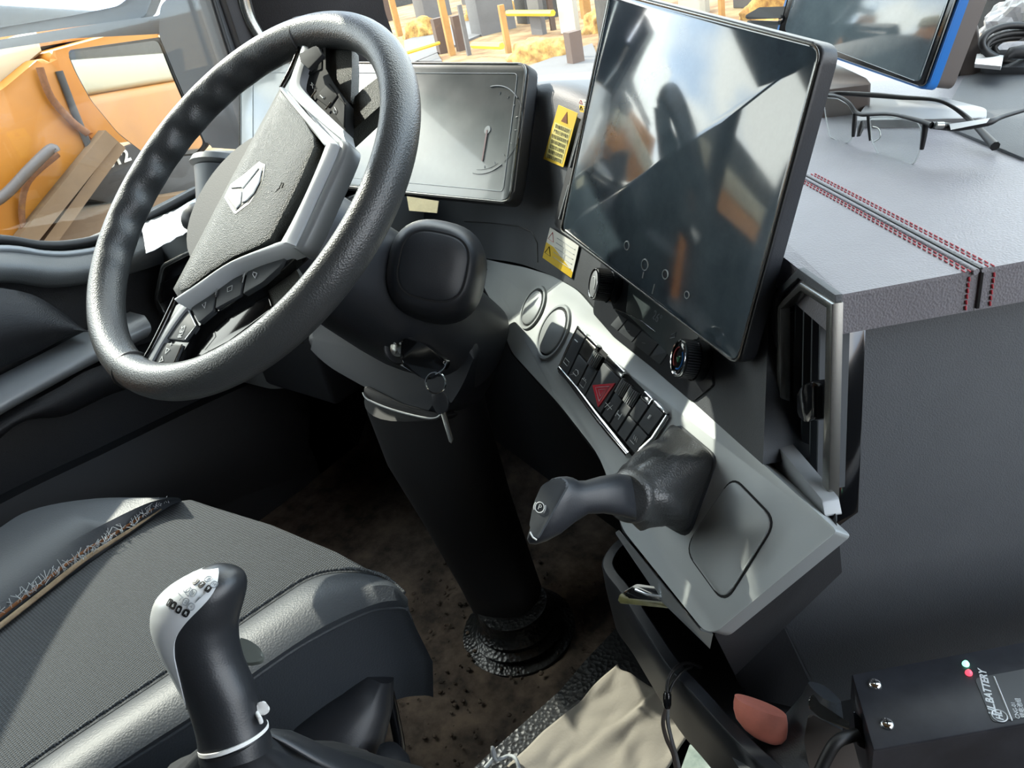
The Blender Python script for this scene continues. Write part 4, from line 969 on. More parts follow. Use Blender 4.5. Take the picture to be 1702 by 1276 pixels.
mk_sticker([(962, 164), (990, 168), (986, 190), (964, 186)], 'small white warning label partly hidden by the touchscreen upper edge', 'white', .002)
KP2 = plane_of([(930, 370), (948, 280), (968, 190)] if False else [(925, 372), (985, 330), (966, 192)], .004)
sm = thing('slot_module', KP2(960, 380), 'black upright module with two slots, half hidden by the touchscreen edge', 'slot module')
plate('module_base', rnd(KP2.L([(966, 192), (1000, 196), (1000, 420), (960, 402), (922, 376), (921, 366)], .004), .008), KP2.n, .006, 'matte', sm, bev=.002)
for pts in ([(966, 214), (978, 210), (972, 262), (958, 282), (948, 278)], [(948, 300), (962, 296), (954, 344), (936, 368), (930, 364)]):
    plate('slot_hole', rnd(KP2.L(pts, .0046), .003, 3), KP2.n, .001, 'dark', sm)
    tube('slot_liner', KP2.L([(pts[0][0] - 2, pts[0][1] + 8), pts[4]], .0055), .0016, 'greytrim', sm, seg=8)
# ================================================================== LARGE TOUCHSCREEN
SC = PL(at(1130, 280, .635), (-.448, -.85, .277))
ts = thing('touchscreen', SC(1070, 500), 'large tilted dusty touchscreen in slim black case at the centre of the dash', 'touchscreen')
so = [SC(1014, -14), SC(1366, 76), SC(1225, 607), SC(932, 382)]
case = rnd([SC(1011, -18), SC(1370, 74), SC(1228, 611), SC(928, 384)], [.008, .012, .012, .008], 6)
plate('screen_case', [p - SC.n * .001 for p in case], SC.n, .014, 'black', ts, bev=.003, seg=3)
plate('screen_rear', [p - SC.n * .012 for p in rnd([SC(1040, 30), SC(1310, 110), SC(1185, 545), SC(960, 370)], .02, 6)], SC.n, .022, 'matte', ts, bev=.006)
plate('screen_glass', rnd([SC(1015, -10), SC(1362, 80), SC(1223, 603), SC(935, 380)], [.006, .010, .010, .006], 6), SC.n, .003, 'screen', ts, bev=.0008)
tube('screen_rim', rnd([SC(1014, -13), SC(1365, 78), SC(1225, 606), SC(932, 382)], [.006, .010, .010, .006], 6), .0009, 'dchrome', ts, seg=6, closed=True)
for (x, y, r) in ((1042, 408, .004), (1072, 440, .005), (1106, 456, .004), (1142, 490, .003)):
    c = SC(x, y, .0006); u = (SC(x + 10, y + 7, .0006) - c).normalized(); v = SC.n.cross(u)
    tube('touch_mark', ring(c, u, v, r, r, 14), .0007, 'screenpic', ts, seg=4, closed=True)
tube('touch_mark', SC.L([(1070, 452), (1068, 462)], .0006), .0008, 'screenpic', ts, seg=4)
tube('touch_mark', SC.L([(1088, 472), (1084, 488)], .0006), .0006, 'screenpic', ts, seg=4)
# mount between the screen and the dash
lathe('screen_mount', SC(1120, 300, -.05), -SC.n, [(0, .04), (.05, .05)], 'matte', ts, n=20)
CR, CU_, CF = M3 @ V((1, 0, 0)), M3 @ V((0, -1, 0)), M3 @ V((0, 0, 1))
def zat(x, y, z): return PL((0, 0, z), (0, 0, 1))(x, y)
def psweep(name, S, m, par, n=28, p=2.0, cap=True):
    """S: (x, y, depth, cross dir x, cross dir y, half width px, half depth m[, power]) ; rings across a path"""
    rings = []
    for s in S:
        x, y, d, ux, uy, hw, hd = s[:7]; pw = s[7] if len(s) > 7 else p
        l = math.hypot(ux, uy); u = (CR * ux / l - CU_ * uy / l)
        rings.append(ring(at(x, y, d), u, CF, hw / FPX * d, hd, n, pw))
    return loft(name, rings, m, par, cap=cap)
# ================================================================== DRIVER SEAT
st = thing('driver_seat', (.03, -.42, 0), 'driver seat with woven grey centre, black bolsters and torn seam on the door side', 'seat')
SZ = .43
def zc(pts, z): return [zat(x, y, z) for x, y in pts]
ins = zc([(292, 829), (318, 826), (450, 872), (560, 918), (625, 948), (672, 990), (640, 1000), (520, 980), (450, 1020), (300, 1125), (105, 1260), (-40, 1360), (-240, 1480), (-560, 1400), (-200, 1190), (0, 1045), (150, 935)], SZ)
plate('woven_insert', ins, Z, .09, 'seat', st, bev=.008, seg=3)
def ribbon(name, curves, m, k=6, crown=()):
    """curves: list of point lists with equal counts, lofted side by side"""
    cc_ = [catmull(c, k) for c in curves]
    rings = [[c[i] for c in cc_] for i in range(len(cc_[0]))]
    return loft(name, rings, m, st)
A_ = zc([(674, 990), (640, 962), (590, 950), (524, 958), (452, 1000), (300, 1105), (105, 1235), (-60, 1350)], SZ + .001)
A2 = zc([(676, 992), (645, 964), (588, 956), (520, 966), (452, 1010), (302, 1115), (108, 1246), (-50, 1362)], SZ + .010)
C_ = zc([(678, 996), (652, 974), (606, 976), (540, 998), (464, 1040), (330, 1130), (150, 1262), (0, 1380)], SZ + .016)
W1 = zc([(678, 1004), (662, 998), (622, 1004), (540, 1040), (450, 1098), (340, 1176), (180, 1282), (40, 1400)], SZ + .006)
W_ = zc([(676, 1012), (655, 1010), (604, 1020), (505, 1070), (414, 1132), (319, 1199), (196, 1276), (60, 1360)], SZ - .006)
Sd = [p + V((.012, 0, -.07)) for p in W_]; S2 = [p + V((-.01, 0, -.14)) for p in W_]; S3 = [V((p.x - .12, p.y - .01, SZ - .12)) for p in A_]; S4 = [V((p.x - .03, p.y, SZ - .02)) for p in A_]
ribbon('side_bolster', [A_, A2, C_, W1, W_, Sd, S2, S3, S4], 'seatl')
tube('welt', catmull([p + V((.001, 0, .001)) for p in W_], 6), .0022, 'seatl', st, seg=8)
tube('mesh_hem', catmull([p + Z * .004 for p in A_], 6), .0018, 'seat', st, seg=8)
# door side bolster
L0 = zc([(300, 829), (262, 845), (140, 925), (0, 1028), (-200, 1170)], SZ + .004)
L1 = zc([(296, 827), (240, 838), (110, 905), (-10, 985), (-210, 1120)], SZ + .020)
L2 = zc([(288, 826), (200, 832), (80, 868), (-20, 930), (-220, 1060)], SZ + .022)
L3 = zc([(276, 828), (160, 828), (50, 848), (-30, 895), (-240, 1010)], SZ + .008)
L4 = [p + V((-.02, 0, -.12)) for p in L3]; L5 = [p + V((-.01, 0, -.12)) for p in L0]
ribbon('side_bolster', [L0, L1, L2, L3, L4, L5], 'seatl')
tube('foam_edge', zc([(268, 846), (210, 885), (140, 930), (70, 985), (0, 1040), (-60, 1085)], SZ + .004), [.001, .003, .004, .0042, .0042, .004], 'foam', st, seg=8, sub=5, flat=.6)
tube('worn_edge', zc([(262, 840), (205, 878), (135, 920), (64, 974), (-6, 1028), (-66, 1072)], SZ + .007), [.001, .0018, .002, .0018, .002, .002], 'rust', st, seg=6, sub=5)
bm = bmesh.new(); 
for i in range(120):
    t = random.random(); x = 280 - 300 * t + random.uniform(-4, 4); y = 832 + 202 * t + random.uniform(-3, 3)
    a = zat(x, y, SZ + .008); 
    tube('x', [a, a + V((random.uniform(-.006, .004), random.uniform(-.003, .005), random.uniform(.002, .006))), a + V((random.uniform(-.012, .006), random.uniform(-.004, .010), random.uniform(.001, .010)))], .00035, 'thread', bm=bm, seg=4)
tag(bm2(bm, 'frayed_threads', 'thread', st), kind='stuff')
box('seat_base', (-.16, -.62, .10), (.16, -.22, .34), 'matte', st, bev=.02)
box('seat_rail', (-.20, -.70, 0), (-.14, -.16, .10), 'dark', st, bev=.01); box('seat_rail', (.12, -.70, 0), (.18, -.16, .10), 'dark', st, bev=.01)
psweep('side_cover', [(520, 1330, .74, 1, .5, 90, .02), (560, 1230, .76, 1, .5, 80, .03), (612, 1160, .78, 1, .4, 44, .03), (630, 1120, .79, 1, .4, 26, .02)], 'black', st)
tube('side_tube', [at(646, 1150, .80), at(655, 1190, .80), at(664, 1240, .80), at(668, 1300, .80)], .006, 'gloss', st, sub=4)
psweep('recliner_knob', [(655, 1300, .70, 1, 0, 34, .02), (650, 1262, .72, 1, 0, 30, .02), (646, 1240, .73, 1, 0, 16, .01)], 'black', st)
plate('height_lever', rnd([at(x, y, .60) for x, y in ((392, 1058), (412, 1062), (430, 1074), (438, 1086), (434, 1098), (412, 1102), (398, 1096))], .004), (CAM - at(410, 1080, .6)) + V((0, 0, .6)), .007, 'greyl', st, bev=.0018, seg=3)
# backrest and headrest
br = []
for z, w1, y0, dp in ((.44, .20, -.66, .06), (.6, .24, -.69, .07), (.8, .25, -.74, .07), (.98, .23, -.79, .06), (1.08, .17, -.81, .05), (1.12, .10, -.82, .03)):
    br.append(ring(V((.03, y0, z)), V((1, 0, 0)), V((0, 1, 0)), w1, dp, 32, 3.4))
loft('backrest', br, 'seatl', st)
hr = [ring(V((.03, -.82 - (z - 1.1) * .2, z)), V((1, 0, 0)), V((0, 1, 0)), w1, dp, 28, 3) for z, w1, dp in ((1.12, .10, .035), (1.16, .13, .05), (1.24, .135, .055), (1.30, .12, .05), (1.33, .08, .03))]
loft('headrest', hr, 'seatl', st)

# ================================================================== GEAR LEVER on the floor console
gl = thing('gear_lever', at(420, 1330, .50), 'tall black gear lever with silver shift pattern plate on its knob, beside the driver seat', 'gear lever')
GD = .47
prof = [(1250, 392, 60), (1225, 389, 58), (1200, 382, 56), (1150, 367, 57), (1100, 343, 59), (1070, 332, 63), (1040, 326, 68), (1015, 329, 73), (985, 336, 73), (965, 345, 63), (950, 354, 45), (941, 359, 27), (937, 360, 8)]
_d = []
for (y1, x1, h1), (y0, x0, h0) in zip(prof, prof[1:]):
    n_s = max(2, int((y1 - y0) / 4)); _d += [[y1 + (y0 - y1) * i / n_s, x1 + (x0 - x1) * i / n_s, h1 + (h0 - h1) * i / n_s] for i in range(n_s)]
_d.append(list(prof[-1]))
for _ in range(5):
    _d = [_d[0]] + [[(a_[k] + 2 * b_[k] + c_[k]) / 4 for k in range(3)] for a_, b_, c_ in zip(_d, _d[1:], _d[2:])] + [_d[-1]]
prof = [tuple(q) for q in _d]
def hdp(hw): return hw / FPX * GD * .88
psweep('knob_body', [(x, y, GD, 1, -.12, hw, hdp(hw), 2.0) for y, x, hw in prof], 'knobm', gl, n=40)
# silver face wraps the side and the crown
ends = {1165: (-1, -.93), 1150: (-1, -.80), 1125: (-1, -.60), 1100: (-1, -.44), 1070: (-1, -.30), 1040: (-1, -.14), 1015: (-1, .10), 985: (-1, .46), 965: (-1, .55), 950: (-1, .50), 941: (-1, .50)}
_e = sorted(ends.items(), reverse=True); _ys = [1165 - 5.6 * i for i in range(41)]
def _ce(y):
    for (ya, (_, ca)), (yb, (_, cb_)) in zip(_e, _e[1:]):
        if yb <= y <= ya: return cb_ + (ca - cb_) * (y - yb) / (ya - yb)
    return _e[-1][1][1] if y < _e[-1][0] else _e[0][1][1]
_c = [_ce(y) for y in _ys]
for _ in range(6): _c = [_c[0]] + [(a + 2 * b + c) / 4 for a, b, c in zip(_c, _c[1:], _c[2:])] + [_c[-1]]
ends = {y: (-1, c) for y, c in zip(_ys, _c)}
def profat(y):
    for (y1, x1, h1), (y0, x0, h0) in zip(prof, prof[1:]):
        if y0 <= y <= y1: t = (y - y0) / (y1 - y0); return x0 + (x1 - x0) * t, h0 + (h1 - h0) * t
    return prof[-1][1:]
bm = bmesh.new(); rows = []
for y in sorted(ends, reverse=True):
    x, hw = profat(y); ce = ends[y][1]; a1 = math.pi * 1.12 if y < 1140 else math.pi * 1.03; a0 = math.acos(ce); row = []
    l = math.hypot(1, -.12); u = CR / l + CU_ * .12 / l
    for layer in (1.035, .98):
        for j in range(13):
            a = a1 + (a0 - a1) * j / 12 if layer > 1 else a0 + (a1 - a0) * j / 12
            k = layer; r_ = hw / FPX * GD; row.append(at(x, y, GD) + u * r_ * k * math.cos(a) - CF * hdp(hw) * k * math.sin(a))
    rows.append(row)
sface = loft('silver_face', rows, 'silver', gl, bm=None)
bm.free()
sf_hit = hitter(sface)
def surf(px_, py_, off=.0):
    q_ = sf_hit(px_, py_, off + .0004)
    if q_: return q_
    x, hw = profat(py_); c = max(-.97, min(.97, (px_ - x) / hw)); return at(px_, py_, GD - hdp(hw) * 1.036 * math.sqrt(1 - c * c) - off)
def on_surf(name, cx_, cy_, w_, h_px, m, off=.0006, r=.4, line=False):
    c = surf(cx_, cy_, off); du = (surf(cx_ + 3, cy_ + 1.6, off) - surf(cx_ - 3, cy_ - 1.6, off)).normalized(); dv = (surf(cx_ + 1.6, cy_ - 3, off) - surf(cx_ - 1.6, cy_ + 3, off)); nn = du.cross(dv).normalized()
    if nn.dot(CAM - c) < 0: nn = -nn
    dv = nn.cross(du); dv = dv if dv.dot(CU_) > 0 else -dv
    W2 = w_ / FPX * .42 / 2; H2 = h_px / FPX * .42 / 2
    P = rnd([c - du * W2 - dv * H2, c + du * W2 - dv * H2, c + du * W2 + dv * H2, c - du * W2 + dv * H2], min(W2, H2) * 1.0 * r * 2, 3)
    if line: return tube(name, P, .00028, m, gl, seg=4, closed=True), c, du, dv, nn
    return plate(name, P, nn, .0006, m, gl), c, du, dv, nn
def glyph(s, c, du, dv, nn, m, size, par):
    cu = bpy.data.curves.new('digit', 'FONT'); cu.body = s; cu.size = size; cu.align_x = 'CENTER'; cu.align_y = 'CENTER'; cu.extrude = .00005; cu.materials.append(M[m])
    o = bpy.data.objects.new('digit', cu); COL.objects.link(o); o.parent = par; p = c + nn * .0004
    if par is gl: o.matrix_parent_inverse = Matrix.Translation(-gl.location)
    o.matrix_basis = Matrix(((du.x, dv.x, nn.x, p.x), (du.y, dv.y, nn.y, p.y), (du.z, dv.z, nn.z, p.z), (0, 0, 0, 1)))
for (x, y, s) in ((325, 966, '5'), (335, 971, '7'), (346, 978, '9')):
    r_ = on_surf('gear_mark', x, y, 10, 13, 'dicon'); glyph(s, *r_[1:], 'icon', .0028, r_[0])
for (x, y, s) in ((281, 1001, '1'), (288, 1006, '6'), (297, 1013, '8'), (309, 1019, 'R')):
    r_ = on_surf('gear_mark', x, y, 9 if s != 'R' else 11, 14, 'dicon'); glyph(s, *r_[1:], 'icon', .0028, r_[0])
for (x, y, s) in ((311, 979, 'N'), (321, 985, 'N'), (346, 962, '3'), (356, 971, 'H'), (309, 1000, '2'), (318, 1008, '4')):
    r_ = on_surf('gear_ring', x, y, 11, 12, 'gauge', line=True, r=.5); glyph(s, *r_[1:], 'gauge', .0026, r_[0])
tube('pattern_line', [surf(x, y, .0007) for x, y in ((332, 992), (324, 1002), (334, 992), (343, 983))], .00025, 'gauge', gl, seg=4)
tube('pattern_line', [surf(x, y, .0007) for x, y in ((296, 985), (303, 992), (298, 998))], .00025, 'gauge', gl, seg=4)
# grained leather collar of the knob
# boot, tie
tie = psweep('tie_ring', [(389, 1229, GD, 1, -.30, 58, .0205), (388, 1223, GD, 1, -.30, 58, .0205)], 'nylon', gl, n=40)
psweep('lower_sleeve', [(392, 1262, GD + .01, 1, -.3, 64, .024), (390, 1232, GD, 1, -.30, 56, .020)], 'knobm', gl, n=40)
plate('tie_head', rnd([at(x, y, GD - .004) for x, y in ((426, 1168), (440, 1164), (449, 1176), (447, 1184), (436, 1190), (428, 1184))], .0015), CAM - at(435, 1176, GD), .006, 'nylon', gl, bev=.001)
tube('tie_strap', [at(426, 1184, GD - .004), at(432, 1194, GD - .01), at(434, 1200, GD - .008)], .0014, 'nylon', gl)
bo = [ring(at(392, 1240, GD + .002), CR, CF, .0215, .020, 40, 2), ring(at(400, 1262, GD + .02), CR, CF, .034, .030, 40, 2.2), ring(at(440, 1300, GD + .05), CR, CF, .075, .06, 40, 2.6), ring(at(470, 1370, GD + .07), CR, CF, .12, .09, 40, 3)]
for i, r_ in enumerate(bo):
    bo[i] = [p + (p - sum(r_, V()) / 40) * .05 * math.sin(j * 40 / 40 * 1.3 + i * 2) * (i > 0) for j, p in enumerate(r_)]
loft('gaiter', bo, 'knobm', gl)
psweep('gaiter_flap', [(450, 1216, .49, .1, 1, 4, .004), (480, 1226, .495, .1, 1, 9, .008), (540, 1258, .51, .2, 1, 16, .01), (640, 1300, .53, .3, 1, 26, .012)], 'knobm', gl, n=16)
cbx = box('floor_console', (.30, -.62, 0), (.56, -.26, .44), 'matte', None, bev=.03); tag(cbx, 'low black console box between the seats under the gear lever gaiter', 'console')

# ================================================================== DASH SELECTOR with gaiter
dl = thing('parking_lever', CP(1130, 800), 'black pistol grip dash lever with P symbol and leather gaiter on the satin panel', 'lever')
base = rnd(CP.L([(1122, 704), (1190, 760), (1142, 890), (1060, 842)], .001), .012, 6)
col_c = at(1042, 826, .585); 
nb = len(base)
def resamp(pts, n):
    L = [0]; m_ = len(pts)
    for i in range(m_): L.append(L[-1] + (pts[(i + 1) % m_] - pts[i]).length)
    out = []
    for k in range(n):
        t = L[-1] * k / n
        for i in range(m_):
            if L[i] <= t <= L[i + 1]: f = (t - L[i]) / max(1e-9, L[i + 1] - L[i]); out.append(pts[i] * (1 - f) + pts[(i + 1) % m_] * f); break
    return out
NB = 60; b0 = resamp(base, NB); cb = sum(b0, V()) / NB; axc = (col_c - cb).normalized()
# collar ring built on the same angular order
cr2 = []
for p in b0:
    q = p - cb; q = (q - axc * q.dot(axc)).normalized(); cr2.append(q)
def mid(t, rad, wr, ph):
    out = []; r0 = 40 / FPX * .585
    for i, (p, q) in enumerate(zip(b0, cr2)):
        c = cb * (1 - t) + col_c * t; e = c + q * r0 * rad; b = p + (c - cb) * 1.0
        k = t ** .8; o = b * (1 - k) + e * k; o += q * wr * math.sin(i * 2 * math.pi / NB * 5 + ph) + q * wr * .6 * math.sin(i * 2 * math.pi / NB * 9 + ph * 2.3); out.append(o)
    return out
loft('gaiter', [b0, [p + (p - cb) * .02 + CP.n * .006 for p in b0], mid(.18, 1.2, .002, 0), mid(.35, 1.3, .0035, 1), mid(.55, 1.3, .004, 1.6), mid(.72, 1.25, .003, 2.6), mid(.85, 1.12, .0012, 3), mid(.90, 1.02, .0004, 0), mid(.94, 1.10, 0, 0), mid(1.0, 1.08, 0, 0), mid(1.03, 1.0, 0, 0)], 'wheel', dl)
frame_loop('base_frame', resamp(rnd(CP.L([(1124, 700), (1195, 760), (1144, 896), (1054, 844)], .0006), .012, 6), 60), [p + CP.n * .0006 for p in b0], CP.n, .003, 'button', dl, bev=.0006)
psweep('grip', [(1050, 826, .585, .12, 1, 37, .017), (1030, 822, .575, .10, 1, 35, .016), (1000, 822, .565, .08, 1, 30, .015), (975, 826, .56, .05, 1, 27, .014), (958, 833, .556, -.12, 1, 34, .015), (942, 840, .553, -.25, 1, 47, .016), (925, 845, .55, -.34, 1, 56, .017), (910, 848, .548, -.36, 1, 59, .016), (899, 849, .546, -.36, 1, 57, .013), (893, 849, .545, -.36, 1, 50, .010)], 'black', dl, n=36, p=2.6)
HP = PL(at(905, 848, .532), (CAM - at(905, 848, .55)).normalized() * .8 - CR * .45)
fpl = plate('end_plate', rnd(HP.L([(900, 806), (926, 792), (938, 796), (943, 806), (898, 886), (892, 896), (886, 892), (879, 876), (886, 838)], .0), .004), HP.n, .003, 'button', dl, bev=.0012)
cpp = HP(897, 843, .0008); up_ = (HP(900, 830, .0008) - cpp).normalized(); vp_ = HP.n.cross(up_)
tube('p_ring', ring(cpp, up_, vp_, .0036, .0036, 20), .00035, 'icon', fpl, seg=5, closed=True)
text('P', 'p_letter', HP, 897, 843, .0006, .0054, (906, 847), 'icon', fpl, .0001)
for s_ in (-1, 1): tube('p_bracket', [cpp + vp_ * s_ *   .0047 * math.cos(t) + up_ * .0047 * math.sin(t) for t in (-.6, -.3, 0, .3, .6)], .0003, 'icon', fpl, seg=4)
tube('end_light', HP.L([(881, 884), (886, 893), (892, 897)], .0008), .0006, 'icon', fpl, seg=5)

# ================================================================== TRAY under the panel
tr = thing('storage_tray', zat(1150, 1150, .30), 'open black storage tray hanging below the satin panel', 'tray')
TZ = .405
rimp = [(1062, 890), (1030, 905), (1012, 930), (1014, 950), (1040, 984), (1076, 1040), (1120, 1106), (1160, 1150), (1200, 1194), (1250, 1246), (1300, 1290), (1360, 1340)]
rc = catmull([zat(x, y, TZ) for x, y in rimp], 4)
rings = []
for i, p in enumerate(rc):
    a = rc[max(0, i - 1)]; b = rc[min(len(rc) - 1, i + 1)]; t = (b - a).normalized(); s = t.cross(Z).normalized()
    rings.append([p + s * .006, p + s * .0045 + Z * .002, p - s * .0045 + Z * .002, p - s * .006, p - s * .006 - Z * .03, p - s * .005 - Z * .07, p + s * .003 - Z * .085, p + s * .006 - Z * .03])
loft('tray_wall', rings, 'black', tr)
tfl = [zat(x, y, TZ) - Z * .06 for x, y in [(1062, 890), (1014, 940), (1076, 1040), (1160, 1150), (1250, 1246), (1330, 1320)]]
plate('tray_floor', tfl + [zat(1460, 1300, TZ) - Z * .06, V((.70, .02, TZ - .06)), V((.52, .16, TZ - .06))], Z, .012, 'dark', tr, smooth=False)
psweep('tray_arm', [(1275, 1285, .60, 1, .4, 60, .03), (1330, 1250, .60, .9, .5, 46, .03), (1352, 1210, .60, 1, .35, 32, .03), (1366, 1176, .60, 1, .2, 24, .025), (1370, 1150, .60, 1, .2, 18, .02)], 'sleather', tr, n=28, p=2.8)
plate('chrome_strip', rnd([at(x, y, .56) for x, y in ((1352, 1150), (1362, 1168), (1416, 1204), (1416, 1216), (1362, 1192), (1344, 1176), (1344, 1160))], .002, 3), CAM - at(1370, 1180, .56), .004, 'dchrome', tr, bev=.001)
plate('side_pocket', rnd([at(x, y, .57) for x, y in ((1344, 1184), (1416, 1222), (1440, 1262), (1450, 1300), (1350, 1300), (1336, 1230))], .004), CAM - at(1380, 1240, .56), .01, 'brown', tr, bev=.002)
# pink object
pk = psweep('pink_cup', [(1300, 1212, .625, 1, -.05, 2, .004)], 'pink', None, n=10) if False else None
pkc = []
for (x, y, hw) in ((1272, 1230, 10), (1270, 1228, 22), (1268, 1221, 34), (1265, 1209, 43), (1264, 1195, 46), (1264, 1184, 46), (1264, 1172, 44)):
    pkc.append(ring(at(x, y, .597), (CR - CU_ * .34).normalized(), CF, hw / FPX * .597, hw / FPX * .4, 32, 2.3))
pk = loft('pink_cup', pkc, 'pink', None); tag(pk, 'salmon pink rounded plastic cup lying in the tray under the dash corner', 'cup')
# olive case across the rim
oc = thing('gilt_box', at(1075, 1000, .66), 'small olive gold rimmed box lying across the tray rim below the parking lever', 'box')
OP = PL(at(1075, 1000, .665), (-.2, -.75, .62))
plate('case_lid', rnd(OP.L([(1034, 985), (1058, 970), (1112, 978), (1132, 996), (1120, 1004), (1040, 998)]), .003), OP.n, .01, 'gloss', oc, bev=.001)
plate('case_edge', rnd(OP.L([(1027, 992), (1034, 984), (1042, 994), (1122, 1002), (1124, 1012), (1028, 1002)], .001), .002), OP.n, .012, 'olive', oc, bev=.001)
tube('metal_glint', OP.L([(1056, 980), (1076, 988), (1104, 992)], .002), .0012, 'chrome', oc, seg=6)
# phone strap
ps = thing('hand_strap', zat(1110, 1160, .42), 'black looped hand strap with bead hanging over the tray rim', 'strap')
tube('cord_loop', [at(*q) for q in ((1166, 1110, .66), (1145, 1102, .655), (1128, 1106, .648), (1114, 1122, .64), (1109, 1140, .638), (1109, 1156, .636))], .0016, 'seal', ps, sub=5)
tube('cord_loop', [at(*q) for q in ((1150, 1108, .655), (1134, 1116, .646), (1118, 1136, .64), (1111, 1156, .636))], .0013, 'seal', ps, sub=5)
psweep('cord_bead', [(1109, 1150, .636, 1, 0, 5, .003), (1109, 1154, .636, 1, 0, 7, .0036), (1109, 1170, .636, 1, 0, 7, .0036), (1109, 1176, .636, 1, 0, 5, .003)], 'gloss', ps, n=14)
for k in (-1, 1):
    tube('cord', [at(*q) for q in ((1108 + k, 1176, .637), (1106 + k * 4, 1200, .645), (1112 + k * 4, 1228, .65), (1122 + k * 2, 1256, .655), (1130 + k * 4, 1300, .66))], .0018, 'greytrim' if k > 0 else 'brown', ps, sub=5)

# ================================================================== TUNNEL, CLOTH, small floor things
tm = plate('tunnel_cover', zc([(1180, 850), (1060, 1000), (1029, 1038), (972, 1098), (931, 1147), (825, 1241), (740, 1320), (640, 1420), (1500, 1500), (1500, 1000)], .14), Z, .16, 'rubber', None, bev=.012, seg=3)
tag(tm, 'grained black rubber cover on the raised floor tunnel', 'floor cover')
Qc = zc([(1028, 1110), (1158, 1206), (1020, 1420), (826, 1300)], .148); bm = bmesh.new(); gx, gy = 46, 50; vv = []
for j in range(gy + 1):
    row = []
    for i in range(gx + 1):
        s, t = i / gx, j / gy; p = quad(Qc, s, t)
        e = min(s, 1 - s, t, 1 - t)
        wv = .006 * _n.noise(V((s * 3.2, t * 3.2, 1))) + .0035 * _n.noise(V((s * 8, t * 6, 4))) + .004 * math.exp(-((s - .55 + .2 * t) / .05) ** 2)
        p = p + Z * (.006 + wv * min(1, e * 10)) + V((.006 * _n.noise(V((s * 4, t * 4, 9))), .008 * _n.noise(V((s * 5, t * 5, 7))), 0))
        row.append(bm.verts.new(p))
    vv.append(row)
for j in range(gy):
    for i in range(gx): bm.faces.new((vv[j][i], vv[j][i + 1], vv[j + 1][i + 1], vv[j + 1][i]))
cl = bm2(bm, 'cloth', 'cloth', smooth=True); md = cl.modifiers.new('t', 'SOLIDIFY'); md.thickness = .003; md.offset = 1
tag(cl, 'creased beige grey cloth spread over the black tunnel cover', 'cloth')
wt = tube('wire_tie', [zat(x, y, z) for x, y, z in ((806, 1276, .16), (822, 1256, .165), (818, 1242, .19), (824, 1262, .17), (846, 1256, .165), (858, 1262, .17), (866, 1290, .16))], .0022, 'thread', None, sub=5)
tag(wt, 'bent pale wire tie lying at the corner of the cloth', 'wire')
pp = plate('paper_sheet', zc([(1146, 1238), (1166, 1226), (1196, 1268), (1200, 1310), (1120, 1310)], .155), Z, .001, mat('paper', rgb(176, 190, 184), .8, dust=rgb(120, 140, 134), mscale=30), None)
tag(pp, 'corner of a printed pale green paper under the cord beside the cloth', 'paper')

# ================================================================== BATTERY BOX
BP = PL((0, 0, .49), (0, 0, 1))
bt = thing('battery_box', BP(1560, 1160), 'black battery box with two cross-head screws and two small lamps beside the dash', 'battery')
c00, c10 = BP(1416, 1120), BP(1452, 1246); dd1 = (BP(1702, 1066) - c00).normalized(); dd2 = (BP(1702, 1202) - c10).normalized()
bx = [c10, c10 + dd2 * .36, c00 + dd1 * .36, c00]
plate('box_body', [p - Z * .0015 for p in bx], Z, .055, 'bat', bt, bev=.002, seg=3)
plate('box_lid', bx, Z, .003, 'bat', bt, bev=.0012, seg=2)
for (x, y) in ((1454, 1137), (1474, 1203)):
    c = BP(x, y, .0); lathe_n = 20
    s_ = loft('screw', [ring(c + Z * d, V((1, 0, 0)), V((0, 1, 0)), r, r, 22) for d, r in ((-.001, .0042), (.0006, .0042), (.0018, .0034), (.0022, .002))], 'chrome', bt)
    for an in (.5, 2.07): 
        q = V((math.cos(an), math.sin(an), 0)); bar('cross_slot', c + q * .0026 + Z * .0021, c - q * .0026 + Z * .0021, .0008, .0006, Z, 'dark', s_)
for (x, y, m_, nm) in ((1605, 1104, 'green', 'green_lamp'), (1610, 1119, 'ledred', 'red_lamp')):
    c = BP(x, y); loft(nm, [ring(c + Z * d, V((1, 0, 0)), V((0, 1, 0)), r, r, 18) for d, r in ((-.001, .0022), (.001, .0022), (.0026, .0014), (.003, .0004))], m_, bt)
lbp = rnd([BP(1620, 1127, .0005), BP(1702, 1110, .0005) + dd1 * .12, BP(1728, 1192, .0005) + dd1 * .1, BP(1650, 1200, .0005)], .003)
lb_ = plate('battery_label', lbp, Z, .0004, 'blabel', bt)
text('HL.BATTERY', 'lettering', BP, 1642, 1150, .0006, .0062, (1634, 1118), 'icon', lb_, .00008, shear=.25, bold=.00018)
tube('label_line', BP.L([(1652, 1124), (1682, 1197)], .0007), .0005, 'icon', lb_, seg=4)
c = BP(1661, 1189, .0008); tube('logo_ring', ring(c, V((1, 0, 0)), V((0, 1, 0)), .0042, .0042, 24), .0004, 'icon', lb_, seg=4, closed=True)
text('HL', 'logo_letters', BP, 1661, 1189, .0006, .0055, (1656, 1172), 'icon', lb_, .00008, shear=.3, bold=.00015)
for k, (x, y, s, w) in enumerate(((1688, 1180, 'CNG-01', .0034), (1697, 1176, '锂电池组', .0036))):
    text(s, 'lettering', BP, x, y, .0006, w, (x - 6, y - 18), 'icon', lb_, .00005)
cab = tube('battery_cable', [at(*q) for q in ((1352, 1310, .50), (1372, 1262, .50), (1392, 1232, .50), (1424, 1220, .505))], .0042, 'seal', None, sub=6, seg=12)
tag(cab, 'thick black cable curving into the battery box end', 'cable')
plate('cable_plug', rnd([at(x, y, .505) for x, y in ((1418, 1180), (1430, 1192), (1440, 1246), (1424, 1238))], .002), CAM - at(1430, 1200, .5), .01, 'gloss', cab, bev=.001)

